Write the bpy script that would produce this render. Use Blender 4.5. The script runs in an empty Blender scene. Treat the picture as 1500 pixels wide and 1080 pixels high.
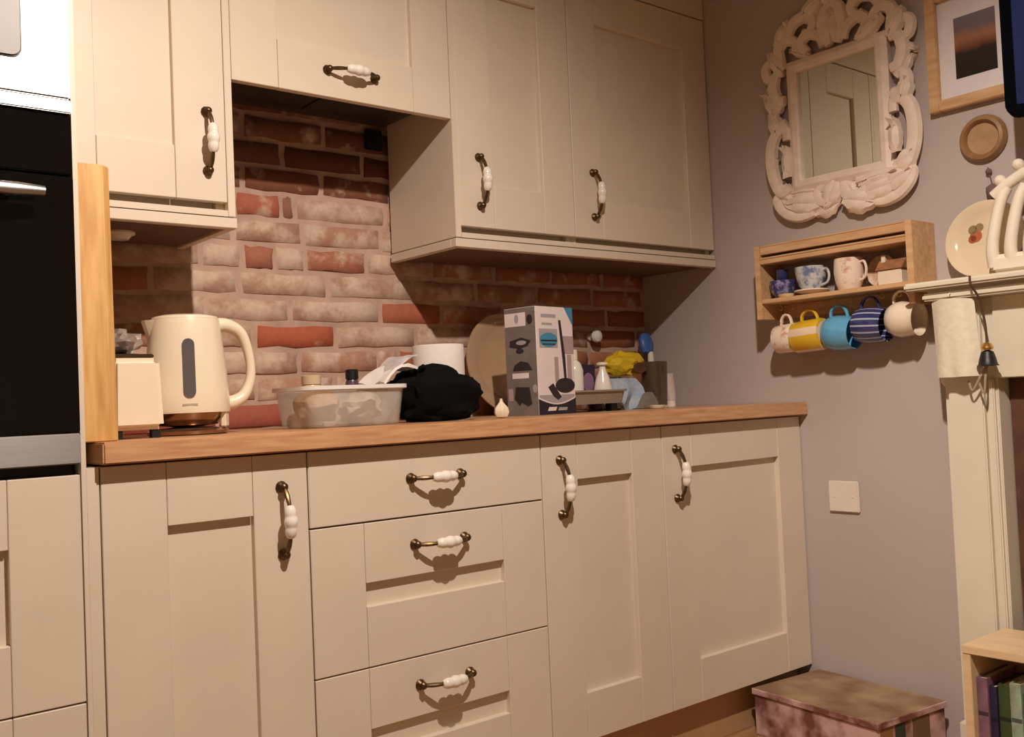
import bpy, bmesh, math, random
from mathutils import Vector, Matrix
R_ = random.Random(7)
S = bpy.context.scene
COL = S.collection
PI = math.pi

# ------------------------------------------------------------------ camera
CAM = Vector((-0.5192, -2.3497, 0.949))
YAW, PITCH, ROLL, FPX = 0.6876, 0.0331, -0.0435, 1456.4
F_ = Vector((math.sin(YAW) * math.cos(PITCH), math.cos(YAW) * math.cos(PITCH), math.sin(PITCH)))
r_ = F_.cross(Vector((0, 0, 1))).normalized()
u_ = r_.cross(F_)
RT = r_ * math.cos(ROLL) + u_ * math.sin(ROLL)
UP = u_ * math.cos(ROLL) - r_ * math.sin(ROLL)
cd = bpy.data.cameras.new('camera')
cd.sensor_width = 36.0
cd.lens = 36.0 * FPX / 1500.0
cd.clip_start = 0.02
cam = bpy.data.objects.new('camera', cd)
COL.objects.link(cam)
cam.matrix_world = Matrix(((RT.x, UP.x, -F_.x, CAM.x), (RT.y, UP.y, -F_.y, CAM.y), (RT.z, UP.z, -F_.z, CAM.z), (0, 0, 0, 1)))
S.camera = cam

# ------------------------------------------------------------------ world, lamps, exposure
wd = bpy.data.worlds.new('world')
S.world = wd
wd.use_nodes = True
wd.node_tree.nodes['Background'].inputs[0].default_value = (1.0, 0.80, 0.62, 1)
wd.node_tree.nodes['Background'].inputs[1].default_value = 0.05


def lamp(name, loc, target, power, size, blend, radius, col):
    ld = bpy.data.lights.new(name, 'SPOT')
    ld.energy = power
    ld.spot_size = math.radians(size)
    ld.spot_blend = blend
    ld.shadow_soft_size = radius
    ld.color = col
    o = bpy.data.objects.new(name, ld)
    COL.objects.link(o)
    o.location = loc
    o.rotation_euler = (Vector(target) - Vector(loc)).to_track_quat('-Z', 'Y').to_euler()
    return o


WARM = (1.0, 0.865, 0.745)
lamp('ceiling_or_fill_spot', (0.27, -1.85, 2.36), (0.26, -0.74, 0.42), 158, 128, 1.0, 0.022, WARM)
lamp('ceiling_or_fill_spot', (0.36, -1.82, 2.36), (2.0, -1.30, 1.02), 98, 58, 1.0, 0.022, WARM)
lamp('ceiling_or_fill_spot', (-0.9, -3.1, 2.36), (-0.9, -3.2, 0.0), 60, 130, 1.0, 0.03, WARM)  # added fill lamp behind the camera, brightens the steel trim
S.view_settings.view_transform = 'Standard'
S.view_settings.look = 'None'
S.view_settings.exposure = 0.18
S.view_settings.gamma = 1.0
S.view_settings.use_curve_mapping = False

# ------------------------------------------------------------------ materials
MATS = {}


def srgb(r, g, b):
    f = lambda c: (c / 255.0 / 12.92) if c / 255.0 <= 0.04045 else ((c / 255.0 + 0.055) / 1.055) ** 2.4
    return (f(r), f(g), f(b), 1.0)


def mat(name, rgb, rough=0.5, metal=0.0, var=0.06, scale=12.0, bump=0.0, trans=0.0, emit=None, coat=0.0, stretch=(1, 1, 1), alpha=1.0, spec=0.5, rgb2=None, lo=0.35, hi=0.65):
    """principled material whose colour wanders by noise"""
    if name in MATS:
        return MATS[name]
    m = bpy.data.materials.new(name)
    m.use_nodes = True
    nt = m.node_tree
    b = nt.nodes['Principled BSDF']
    c = srgb(*rgb)
    tc = nt.nodes.new('ShaderNodeTexCoord')
    mp = nt.nodes.new('ShaderNodeMapping')
    mp.inputs['Scale'].default_value = stretch
    nt.links.new(tc.outputs['Object'], mp.inputs['Vector'])
    nz = nt.nodes.new('ShaderNodeTexNoise')
    nz.inputs['Scale'].default_value = scale
    nz.inputs['Detail'].default_value = 5
    nt.links.new(mp.outputs[0], nz.inputs['Vector'])
    rp = nt.nodes.new('ShaderNodeValToRGB')
    rp.color_ramp.elements[0].position = lo
    rp.color_ramp.elements[1].position = hi
    if rgb2:
        rp.color_ramp.elements[0].color = c
        rp.color_ramp.elements[1].color = srgb(*rgb2)
    else:
        rp.color_ramp.elements[0].color = tuple(x * (1 - var) for x in c[:3]) + (1,)
        rp.color_ramp.elements[1].color = tuple(min(1, x * (1 + var)) for x in c[:3]) + (1,)
    nt.links.new(nz.outputs[0], rp.inputs[0])
    nt.links.new(rp.outputs[0], b.inputs['Base Color'])
    b.inputs['Roughness'].default_value = rough
    b.inputs['Metallic'].default_value = metal
    b.inputs['Transmission Weight'].default_value = trans
    b.inputs['Coat Weight'].default_value = coat
    b.inputs['Specular IOR Level'].default_value = spec
    b.inputs['Alpha'].default_value = alpha
    if bump:
        bp = nt.nodes.new('ShaderNodeBump')
        bp.inputs['Strength'].default_value = bump
        bp.inputs['Distance'].default_value = 0.01
        nt.links.new(nz.outputs[0], bp.inputs['Height'])
        nt.links.new(bp.outputs[0], b.inputs['Normal'])
    if emit:
        b.inputs['Emission Color'].default_value = srgb(*emit[0])
        b.inputs['Emission Strength'].default_value = emit[1]
    MATS[name] = m
    return m


CREAM = mat('cream_paint', (220, 205, 186), 0.45, var=0.025, scale=5)
CREAM_IN = mat('cream_board', (216, 200, 176), 0.5, var=0.02, scale=6)
WALLP = mat('mauve_grey_paint', (184, 171, 167), 0.85, var=0.04, scale=2.2, bump=0.02)
MAGN = mat('magnolia_paint', (206, 196, 172), 0.9, var=0.03, scale=2)
CEILM = mat('ceiling_white', (226, 220, 210), 0.9, var=0.02, scale=2)
FLOORM = mat('floor_laminate', (168, 128, 88), 0.45, var=0.2, scale=6, stretch=(1, 12, 1))
OAK = mat('oak_worktop', (190, 138, 98), 0.4, scale=9, stretch=(1.2, 14, 14), rgb2=(210, 164, 122), coat=0.15)
BAMBOO = mat('bamboo', (196, 146, 84), 0.45, scale=7, stretch=(10, 10, 1.0), rgb2=(224, 178, 112))
PINE = mat('pine', (196, 152, 108), 0.5, scale=7, stretch=(9, 1.2, 9), rgb2=(216, 176, 132))
STEEL = mat('stainless_steel', (166, 164, 163), 0.36, 0.95, var=0.04, scale=8, stretch=(1, 1, 40))
_nt = STEEL.node_tree
_b = _nt.nodes['Principled BSDF']
_tg = _nt.nodes.new('ShaderNodeTangent')
_tg.direction_type = 'RADIAL'
_tg.axis = 'Z'
_nt.links.new(_tg.outputs[0], _b.inputs['Tangent'])
_b.inputs['Anisotropic'].default_value = 0.72
_b.inputs['Anisotropic Rotation'].default_value = 0.25
CHROME = mat('chrome', (208, 202, 194), 0.12, 1.0, var=0.03, scale=20)
BLACKG = mat('black_glass', (9, 9, 11), 0.06, var=0.05, coat=0.4)
BLACK = mat('black_plastic', (18, 18, 20), 0.45, var=0.1)
BRONZE = mat('antique_bronze', (104, 84, 58), 0.38, 0.9, var=0.25, scale=90)
PORC = mat('white_porcelain', (240, 232, 222), 0.15, var=0.02, coat=0.5)
KETTLE = mat('cream_enamel', (236, 221, 196), 0.28, var=0.015, coat=0.3)
WHITE = mat('white_paint', (238, 226, 208), 0.6, var=0.04, scale=20)
MIRW = mat('white_resin', (236, 216, 200), 0.55, var=0.07, scale=30, bump=0.12)
PAPER = mat('white_paper', (240, 232, 228), 0.8, var=0.03, scale=18)
GAUGE = mat('smoked_gauge', (92, 84, 84), 0.25, var=0.06)
FABK = mat('black_fabric', (7, 7, 8), 0.95, var=0.3, scale=30, bump=0.2, spec=0.15)
MIRG = mat('mirror_silver', (226, 230, 218), 0.015, 1.0, var=0.01)
SURR = mat('surround_paint', (226, 216, 196), 0.55, var=0.03, scale=8)


def brick_mat():
    m = bpy.data.materials.new('old_brick')
    m.use_nodes = True
    nt = m.node_tree
    N = nt.nodes.new
    L = nt.links.new
    b = nt.nodes['Principled BSDF']
    b.inputs['Roughness'].default_value = 0.9
    oi = N('ShaderNodeObjectInfo')
    geo = N('ShaderNodeNewGeometry')
    big = N('ShaderNodeTexNoise'); big.inputs['Scale'].default_value = 11; big.inputs['Detail'].default_value = 6; big.inputs['Roughness'].default_value = 0.6
    fine = N('ShaderNodeTexNoise'); fine.inputs['Scale'].default_value = 70; fine.inputs['Detail'].default_value = 4
    L(geo.outputs['Position'], big.inputs['Vector']); L(geo.outputs['Position'], fine.inputs['Vector'])
    # smear of old lime mortar over the brick face: threshold by object alpha
    add = N('ShaderNodeMath'); add.operation = 'ADD'; L(big.outputs[0], add.inputs[0]); L(oi.outputs['Alpha'], add.inputs[1])
    rp = N('ShaderNodeValToRGB'); rp.color_ramp.elements[0].position = 0.86; rp.color_ramp.elements[1].position = 1.02
    L(add.outputs[0], rp.inputs[0])
    mx = N('ShaderNodeMix'); mx.data_type = 'RGBA'
    L(rp.outputs[0], mx.inputs[0]); L(oi.outputs['Color'], mx.inputs[6]); mx.inputs[7].default_value = srgb(214, 188, 168)
    mul = N('ShaderNodeMix'); mul.data_type = 'RGBA'; mul.blend_type = 'MULTIPLY'; mul.inputs[0].default_value = 0.35
    r2 = N('ShaderNodeValToRGB'); r2.color_ramp.elements[0].position = 0.3; r2.color_ramp.elements[0].color = (0.62, 0.58, 0.55, 1); r2.color_ramp.elements[1].position = 0.62; r2.color_ramp.elements[1].color = (1, 1, 1, 1)
    L(fine.outputs[0], r2.inputs[0]); L(mx.outputs[2], mul.inputs[6]); L(r2.outputs[0], mul.inputs[7])
    L(mul.outputs[2], b.inputs['Base Color'])
    bp = N('ShaderNodeBump'); bp.inputs['Strength'].default_value = 0.25; bp.inputs['Distance'].default_value = 0.004
    L(add.outputs[0], bp.inputs['Height']); L(bp.outputs[0], b.inputs['Normal'])
    return m


BRICK = brick_mat()
MORTAR = mat('lime_mortar', (190, 160, 142), 0.95, var=0.14, scale=16, bump=0.3)

# ------------------------------------------------------------------ builders
WO = {}     # world origin of every object


def obj(name, bm, mats, parent=None, smooth=False, bevel=0.0, bseg=2):
    """link a bmesh built in world coordinates as one object with its origin at its base"""
    if bevel:
        bmesh.ops.bevel(bm, geom=[e for e in bm.edges], offset=bevel, segments=bseg, affect='EDGES', clamp_overlap=True)
    bmesh.ops.recalc_face_normals(bm, faces=bm.faces)
    lo = Vector((min(v.co.x for v in bm.verts), min(v.co.y for v in bm.verts), min(v.co.z for v in bm.verts)))
    hi = Vector((max(v.co.x for v in bm.verts), max(v.co.y for v in bm.verts), max(v.co.z for v in bm.verts)))
    og = Vector(((lo.x + hi.x) / 2, (lo.y + hi.y) / 2, lo.z))
    for v in bm.verts:
        v.co -= og
    me = bpy.data.meshes.new(name)
    if smooth:
        for f in bm.faces:
            f.smooth = True
        for e in bm.edges:
            if len(e.link_faces) == 2 and e.calc_face_angle(0) > 0.7:
                e.smooth = False
    bm.to_mesh(me)
    bm.free()
    for m in (mats if isinstance(mats, (list, tuple)) else [mats]):
        me.materials.append(m)
    o = bpy.data.objects.new(name, me)
    COL.objects.link(o)
    if parent:
        o.parent = parent
        o.location = og - WO[parent]
    else:
        o.location = og
    WO[o] = og
    return o


def tag(o, label, cat, group=None):
    o['label'] = label
    o['category'] = cat
    if group:
        o['group'] = group
    return o


def thing(name, label, cat, loc, group=None):
    o = bpy.data.objects.new(name, None)
    o.empty_display_size = 0.05
    COL.objects.link(o)
    o.location = loc
    WO[o] = Vector(loc)
    return tag(o, label, cat, group)


def struct(o):
    o['kind'] = 'structure'
    return o


def ibox(bm, x0, x1, y0, y1, z0, z1, M=None, mi=0):
    vs = [bm.verts.new((x, y, z)) for z in (z0, z1) for y in (y0, y1) for x in (x0, x1)]
    fs = [(0, 1, 3, 2), (4, 6, 7, 5), (0, 4, 5, 1), (2, 3, 7, 6), (0, 2, 6, 4), (1, 5, 7, 3)]
    out = []
    for f in fs:
        fc = bm.faces.new([vs[i] for i in f])
        fc.material_index = mi
        out.append(fc)
    if M:
        for v in vs:
            v.co = M @ v.co
    return vs


def box(name, x0, x1, y0, y1, z0, z1, m, parent=None, bevel=0.0, M=None, bseg=2):
    bm = bmesh.new()
    ibox(bm, x0, x1, y0, y1, z0, z1, M)
    return obj(name, bm, m, parent, smooth=False, bevel=bevel, bseg=bseg)


def ilathe(bm, prof, M, seg=28, cap=True, matf=None, sx=1.0, sy=1.0):
    """prof: list of (r, h) around local z; M places it"""
    rings = []
    for r, h in prof:
        rings.append([bm.verts.new(M @ Vector((max(r, 1e-4) * sx * math.cos(2 * PI * i / seg), max(r, 1e-4) * sy * math.sin(2 * PI * i / seg), h))) for i in range(seg)])
    for k in range(len(rings) - 1):
        for i in range(seg):
            f = bm.faces.new((rings[k][i], rings[k][(i + 1) % seg], rings[k + 1][(i + 1) % seg], rings[k + 1][i]))
            if matf:
                f.material_index = matf(k, i)
    if cap:
        for rr in (rings[0], rings[-1]):
            f = bm.faces.new(rr)
            if matf:
                f.material_index = matf(0 if rr is rings[0] else len(rings) - 2, 0)
    return rings


def lathe(name, prof, loc, m, parent=None, seg=28, axis=None, smooth=True, matf=None, cap=True, sx=1.0, sy=1.0):
    bm = bmesh.new()
    M = Matrix.Translation(loc)
    if axis is not None:
        M = M @ Vector((0, 0, 1)).rotation_difference(Vector(axis)).to_matrix().to_4x4()
    ilathe(bm, prof, M, seg, cap, matf, sx, sy)
    return obj(name, bm, m, parent, smooth=smooth)


def catmull(pts, n=6):
    pts = [Vector(p) for p in pts]
    out = []
    for i in range(len(pts) - 1):
        p0 = pts[max(i - 1, 0)]; p1 = pts[i]; p2 = pts[i + 1]; p3 = pts[min(i + 2, len(pts) - 1)]
        for k in range(n):
            t = k / n
            out.append(0.5 * ((2 * p1) + (p2 - p0) * t + (2 * p0 - 5 * p1 + 4 * p2 - p3) * t * t + (3 * p1 - p0 - 3 * p2 + p3) * t ** 3))
    out.append(pts[-1])
    return out


def itube(bm, pts, rad, seg=8, flat=None, closed=False, mi=0):
    """tube along pts; rad number or function of t in 0..1; flat=(axis, factor) squashes the section along an axis"""
    n = len(pts)
    rings = []
    prev = None
    for i, p in enumerate(pts):
        if closed:
            d = (pts[(i + 1) % n] - pts[i - 1]).normalized()
        else:
            d = (pts[min(i + 1, n - 1)] - pts[max(i - 1, 0)]).normalized()
        if prev is None:
            a = d.orthogonal().normalized()
        else:
            a = (prev - d * prev.dot(d))
            a = a.normalized() if a.length > 1e-6 else d.orthogonal().normalized()
        prev = a
        b = d.cross(a)
        r = rad(i / (n - 1)) if callable(rad) else rad
        ring = []
        for k in range(seg):
            o = (a * math.cos(2 * PI * k / seg) + b * math.sin(2 * PI * k / seg)) * r
            if flat:
                ax = Vector(flat[0])
                o = o - ax * o.dot(ax) * (1 - flat[1])
            ring.append(bm.verts.new(p + o))
        rings.append(ring)
    m = n if closed else n - 1
    for i in range(m):
        for k in range(seg):
            f = bm.faces.new((rings[i][k], rings[i][(k + 1) % seg], rings[(i + 1) % n][(k + 1) % seg], rings[(i + 1) % n][k]))
            f.material_index = mi
    if not closed:
        for rr in (rings[0], rings[-1]):
            f = bm.faces.new(rr)
            f.material_index = mi


def tube(name, pts, rad, m, parent=None, seg=8, smoothpts=0, flat=None, closed=False):
    bm = bmesh.new()
    pts = catmull(pts, smoothpts) if smoothpts else [Vector(p) for p in pts]
    itube(bm, pts, rad, seg, flat, closed)
    return obj(name, bm, m, parent, smooth=True)


def ball(name, loc, r, m, parent=None, sc=(1, 1, 1), sub=2, jit=0.0):
    bm = bmesh.new()
    bmesh.ops.create_icosphere(bm, subdivisions=sub, radius=r)
    for v in bm.verts:
        k = 1 + R_.uniform(-jit, jit)
        v.co = Vector((v.co.x * sc[0] * k, v.co.y * sc[1] * k, v.co.z * sc[2] * k)) + Vector(loc)
    return obj(name, bm, m, parent, smooth=True)


# ------------------------------------------------------------------ the room
W = 2.0165
CEIL = 2.40
XL, YR = -1.9, -3.9
struct(box('floor', XL, W + 0.1, YR, 0.1, -0.05, 0.0, FLOORM))
struct(box('ceiling', XL, W + 0.1, YR, 0.1, CEIL, CEIL + 0.05, CEILM))
wall_back = struct(box('wall_back', XL - 0.1, W + 0.1, 0.006, 0.106, 0.0, CEIL, MORTAR))
struct(box('wall_right', W, W + 0.1, YR, 0.006, 0.0, CEIL, WALLP))
struct(box('wall_left', XL - 0.1, XL, YR, 0.006, 0.0, CEIL, MAGN))
struct(box('wall_rear', XL - 0.1, W + 0.1, YR - 0.1, YR, 0.0, CEIL, MAGN))

# brick courses of the back wall: joints read off the photograph, ordinary bond beyond
PITCHZ, Z0 = 0.0675, 0.9065
courses = {
    0: [0.232, 0.468, 0.678, 0.90], 1: [0.35, 0.575, 0.80, 1.02], 2: [0.25, 0.47, 0.70, 0.935, 1.0, 1.062],
    3: [0.345, 0.575, 0.805, 1.066], 4: [0.215, 0.45, 0.68, 0.947, 1.16], 5: [0.32, 0.538, 0.79, 1.062],
    6: [0.20, 0.44, 0.55, 0.640, 0.725, 0.912, 1.13], 7: [0.31, 0.53, 0.72, 0.96], 8: [0.42, 0.535, 0.66, 0.700, 0.98],
    9: [0.34, 0.56, 0.78, 1.0], 10: [0.22, 0.45, 0.67, 0.91], 11: [0.33, 0.56, 0.79, 1.01], 12: [0.22, 0.45, 0.68, 0.91]}
RED = {(3, 0.575): ((184, 98, 70), 0.20), (4, 0.947): ((178, 104, 78), 0.26), (0, 0.468): ((166, 92, 76), 0.24), (6, 0.55): ((174, 112, 88), 0.28),
       (6, 0.725): ((176, 114, 90), 0.40), (8, 0.535): ((182, 106, 84), 0.36), (2, 1.0): ((176, 104, 76), 0.26), (8, 0.66): ((156, 108, 90), 0.26),
       (0, 0.232): ((168, 92, 70), 0.3), (9, 0.56): ((134, 84, 62), 0.28), (9, 0.78): ((136, 88, 66), 0.34), (10, 0.67): ((112, 66, 52), 0.24), (10, 0.91): ((108, 60, 48), 0.24)}  # reds of the upper courses darkened for the cupboard's shade
brick_cache = {}


def brick_mesh(length, height, variant):
    key = (round(length, 2), variant)
    if key in brick_cache:
        return brick_cache[key]
    rr = random.Random(variant * 31 + int(length * 1000))
    bm = bmesh.new()
    nx, nz = 4, 2
    L, H, c = round(length, 2), height, 0.0045
    front = []
    for j in range(nz + 1):
        row = []
        for i in range(nx + 1):
            x = -L / 2 + c + (L - 2 * c) * i / nx + rr.uniform(-0.003, 0.003)
            z = -H / 2 + c + (H - 2 * c) * j / nz + rr.uniform(-0.003, 0.003)
            row.append(bm.verts.new((x, 0.0 + rr.uniform(-0.002, 0.0015), z)))
        front.append(row)
    for j in range(nz):
        for i in range(nx):
            bm.faces.new((front[j][i], front[j][i + 1], front[j + 1][i + 1], front[j + 1][i]))
    loop = front[0] + [front[j][nx] for j in range(1, nz + 1)] + list(reversed(front[nz][:nx])) + [front[j][0] for j in range(nz - 1, 0, -1)]
    back = []
    for v in loop:
        sx = 1 if v.co.x > 0 else -1
        x = v.co.x * (L / (L - 2 * c)); z = v.co.z * (H / (H - 2 * c))
        back.append(bm.verts.new((x, 0.016, z)))
    for k in range(len(loop)):
        bm.faces.new((loop[k], back[k], back[(k + 1) % len(loop)], loop[(k + 1) % len(loop)]))
    bmesh.ops.recalc_face_normals(bm, faces=bm.faces)
    for f in bm.faces:
        f.smooth = True
    me = bpy.data.meshes.new('brick')
    bm.to_mesh(me); bm.free()
    me.materials.append(BRICK)
    brick_cache[key] = me
    return me


for k in range(13):
    js = list(courses[k])
    while js[0] > -0.02:
        js.insert(0, js[0] - 0.232)
    while js[-1] < W:
        js.append(js[-1] + 0.228 + R_.uniform(-0.012, 0.012))
    for a, b in zip(js, js[1:]):
        key = (k, a)
        a2, b2 = max(a, -0.10), min(b, W + 0.002)
        if b2 - a2 < 0.03:
            continue
        L = b2 - a2 - 0.009
        o = bpy.data.objects.new('brick', brick_mesh(L, PITCHZ - 0.0085, R_.randint(0, 3)))
        COL.objects.link(o)
        o.parent = wall_back
        o.location = Vector(((a2 + b2) / 2, 0.001 + R_.uniform(-0.002, 0.003), Z0 + (k + 0.5) * PITCHZ)) - WO[wall_back]
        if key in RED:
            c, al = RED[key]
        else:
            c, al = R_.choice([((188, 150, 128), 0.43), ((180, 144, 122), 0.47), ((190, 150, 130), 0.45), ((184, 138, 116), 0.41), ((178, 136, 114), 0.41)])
            if k >= 9:  # shade under the bridging cupboard put into the upper bricks' colour
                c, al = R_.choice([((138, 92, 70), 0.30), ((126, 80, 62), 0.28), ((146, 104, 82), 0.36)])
            elif a > 1.1 or b < 0.42:  # unlit bricks under the side cupboards get a browner colour, shade painted in
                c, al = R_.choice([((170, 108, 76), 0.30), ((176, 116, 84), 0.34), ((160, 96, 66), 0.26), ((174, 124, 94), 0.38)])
        cc = srgb(*c)
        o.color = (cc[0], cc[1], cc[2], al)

# ------------------------------------------------------------------ cabinet doors
def shaker_frame(x0, x1, z0, z1, yf, st=0.112, t=0.020, rec=0.011, rail=None):
    """door frame (stiles, rails) as one mesh with hairline joints between members; front at yf facing -y"""
    rl = rail or st
    bm = bmesh.new()
    e = 0.0004
    for (a, b, c, d) in ((x0, x0 + st - e, z0, z1), (x1 - st + e, x1, z0, z1), (x0 + st + e, x1 - st - e, z1 - rl, z1), (x0 + st + e, x1 - st - e, z0, z0 + rl)):
        ibox(bm, a, b, yf, yf + t, c, d)
    return bm


def handle(parent, x, z, yf, vertical):
    """bow handle with bronze rosettes and a beaded porcelain grip; sub-parts of a door"""
    h = 0.064
    ax = Vector((0, 0, 1)) if vertical else Vector((1, 0, 0))
    c = Vector((x, yf, z))
    bm = bmesh.new()
    out = Vector((0, -1, 0))
    for s in (-1, 1):
        M = Matrix.Translation(c + ax * h * s) @ Vector((0, 0, 1)).rotation_difference(out).to_matrix().to_4x4()
        ilathe(bm, [(0.011, -0.001), (0.0115, 0.003), (0.009, 0.006), (0.006, 0.009), (0.007, 0.013), (0.008, 0.016), (0.0055, 0.020), (0.001, 0.0215)], M, 12)
    pts = catmull([c + ax * -h + out * 0.014, c + ax * -0.047 + out * 0.026, c + ax * -0.026 + out * 0.035, c + out * 0.038, c + ax * 0.026 + out * 0.035, c + ax * 0.047 + out * 0.026, c + ax * h + out * 0.014], 5)
    itube(bm, pts, lambda t: 0.0032 + 0.0016 * abs(math.sin(t * PI * 3)), 8)
    obj('handle', bm, BRONZE, parent, smooth=True)
    bm = bmesh.new()
    pts = catmull([c + ax * -0.030 + out * 0.0345, c + ax * -0.015 + out * 0.0372, c + out * 0.038, c + ax * 0.015 + out * 0.0372, c + ax * 0.030 + out * 0.0345], 7)
    itube(bm, pts, lambda t: 0.0066 + (0.0046 * math.sin(t * PI)) + 0.0021 * abs(math.sin(t * PI * 3)), 12)
    obj('handle_grip', bm, PORC, parent, smooth=True)['label'] = 'white beaded porcelain grip'


def shaker_door(name, parent, x0, x1, z0, z1, yf, hx=None, hz=None, vert=True, st=0.112, t=0.020):
    d = obj(name, shaker_frame(x0, x1, z0, z1, yf, st, t), CREAM, parent, bevel=0.0012, bseg=1)
    box('panel', x0 + st - 0.006, x1 - st + 0.006, yf + 0.0145, yf + 0.0195, z0 + st - 0.006, z1 - st + 0.006, CREAM, d)
    if hx is not None:
        handle(d, hx, hz, yf, vert)
    return d


# base run ------------------------------------------------------------------
BF = -0.600                       # front of the base doors
ZB, ZT = 0.138, 0.868
X1, X2, X3, X4 = 0.394, 0.993, 1.406, 2.0135
G = 0.0015


def carcass(parent, x0, x1, y0, y1, z0, z1, t=0.018):
    bm = bmesh.new()
    ibox(bm, x0, x0 + t, y0, y1, z0, z1)
    ibox(bm, x1 - t, x1, y0, y1, z0, z1)
    ibox(bm, x0 + t, x1 - t, y0, y1, z0, z0 + t)
    ibox(bm, x0 + t, x1 - t, y0, y1, z1 - t, z1)
    ibox(bm, x0 + t, x1 - t, y1 - 0.008, y1, z0 + t, z1 - t)
    return obj('carcass', bm, CREAM_IN, parent)


def base_cab(x0, x1, label, hx):
    t = thing('base_cabinet', label, 'cabinet', ((x0 + x1) / 2, -0.3, ZB), 'cream base cabinets')
    carcass(t, x0 + G, x1 - G, BF + 0.021, -0.012, ZB, ZT)
    shaker_door('door', t, x0 + G, x1 - G, ZB, ZT, BF, hx, 0.742, True)
    return t


base_cab(0.006, X1, 'cream shaker base cupboard under the kettle, between oven tower and drawers', 0.337)
base_cab(X2, X3, 'narrow cream shaker base cupboard between the drawers and the wide end cupboard', 1.049)
base_cab(X3, X4, 'wide cream shaker base cupboard at the worktop end by the mauve wall', 1.456)
t = thing('drawer_unit', 'cream three-drawer base unit with porcelain bow handles', 'drawers', ((X1 + X2) / 2, -0.3, ZB))
carcass(t, X1 + G, X2 - G, BF + 0.021, -0.012, ZB, ZT)
d = box('drawer', X1 + G, X2 - G, BF, BF + 0.02, 0.7195, ZT, CREAM, t, bevel=0.0015)
handle(d, 0.694, 0.798, BF, False)
for z0, z1 in ((0.4295, 0.7165), (ZB, 0.4265)):
    d = shaker_door('drawer', t, X1 + G, X2 - G, z0, z1, BF, 0.698, z1 - 0.056, False, st=0.120)
pl = box('plinth', 0.0, W - 0.002, -0.55, -0.532, 0.0, ZB - 0.002, mat('plinth_board', (186, 148, 110), 0.5, var=0.06, scale=5), bevel=0.001)  # tan colour carries the shade on a cream board
tag(pl, 'cream plinth board tinted tan for shade along the floor under the cream base cupboards', 'plinth')

wt = box('worktop', 0.004, W - 0.0015, -0.630, 0.004, 0.872, 0.910, OAK, bevel=0.003)
tag(wt, 'long oak-effect worktop over the base cupboards', 'worktop')

# wall units ------------------------------------------------------------------
WF = -0.315
WZ0, WZ1 = 1.406, 2.150
BZ = 1.676


def wall_cab(x0, x1, z0, label, dx0, dx1, hx, hz, vert, endp=None, cz=None):
    t = thing('wall_cabinet', label, 'cabinet', ((x0 + x1) / 2, -0.15, z0 - 0.002), 'cream wall cupboards')
    carcass(t, x0, x1, WF + 0.021, -0.012, cz if cz else 1.362, WZ1)
    shaker_door('door', t, dx0, dx1, z0, WZ1, WF, hx, hz, vert)
    if not cz:
        box('bottom_rail', x0 + 0.019, x1 - 0.019, WF + 0.038, WF + 0.046, 1.3805, 1.425, CREAM_IN, t)
        box('underside', x0 + 0.002, x1 - 0.002, WF + 0.024, -0.012, 1.3565, 1.3615, mat('brown_underside', (112, 84, 64), 0.8, var=0.08), t)  # thin brown board added to make the underside darker than the cream carcass
    if endp:
        box('end_panel', endp[0], endp[1], WF - 0.001, -0.010, 1.3755, WZ1, CREAM, t, bevel=0.001)
    return t


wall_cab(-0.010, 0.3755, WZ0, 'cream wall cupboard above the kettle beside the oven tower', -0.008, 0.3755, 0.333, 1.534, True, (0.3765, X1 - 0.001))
wall_cab(X1 + 0.001, 0.974, BZ + 0.004, 'shallow cream bridging cupboard with lift-up door above bare brick', X1 + 0.0005, 0.985, 0.695, 1.743, False, cz=1.742)
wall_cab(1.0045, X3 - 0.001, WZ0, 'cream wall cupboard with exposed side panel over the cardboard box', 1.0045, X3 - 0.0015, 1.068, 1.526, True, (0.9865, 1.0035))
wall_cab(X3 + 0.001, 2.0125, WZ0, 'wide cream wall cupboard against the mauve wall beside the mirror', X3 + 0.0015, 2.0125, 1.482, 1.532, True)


def pelmet(x0, x1, label, ret, px0, px1):
    t = thing('pelmet', label, 'moulding', ((x0 + x1) / 2, WF, 1.350), 'cream pelmets under the wall cupboards')
    bm = bmesh.new()
    ibox(bm, px0, px1, WF - 0.001, WF + 0.0195, 1.3755, 1.3885)
    obj('upper_strip', bm, CREAM, t)
    bm = bmesh.new()
    ibox(bm, x0 - 0.002, x1, WF - 0.004, WF + 0.0195, 1.350, 1.3725)
    for a, b in ret:
        ibox(bm, a, b, WF + 0.0195, -0.010, 1.350, 1.3725)
    obj('lower_strip', bm, CREAM, t, bevel=0.0015, bseg=1)


pelmet(-0.008, X1 + 0.001, 'short cream pelmet moulding under the cupboard above the kettle', [(0.3765, X1 + 0.001)], -0.006, 0.3755)
pelmet(0.985, 2.0135, 'long cream pelmet moulding under the two cupboards by the mirror wall', [(0.983, 1.0038)], 1.0045, 2.0125)
ex = thing('extractor', 'dark grey extractor hood panel under the bridging cupboard', 'extractor', (0.68, -0.15, 1.725))
box('hood_panel', X1 + 0.004, 0.972, WF + 0.024, -0.014, 1.728, 1.7415, mat('dark_hood', (66, 58, 52), 0.4, var=0.06), ex, bevel=0.001)
for x in (0.43, 0.695):
    box('grease_filter', x, x + 0.25, WF + 0.05, -0.06, 1.724, 1.7275, mat('filter_mesh', (78, 70, 64), 0.45, 0.6, var=0.2, scale=200), ex)
cn = thing('cornice', 'cream cornice board running above the wall cupboards', 'moulding', (1.0, -0.2, WZ1 + 0.002))
box('fascia', -0.008, 2.014, WF - 0.002, WF + 0.018, WZ1 + 0.004, 2.27, CREAM, cn, bevel=0.001)
bm = bmesh.new()
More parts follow.
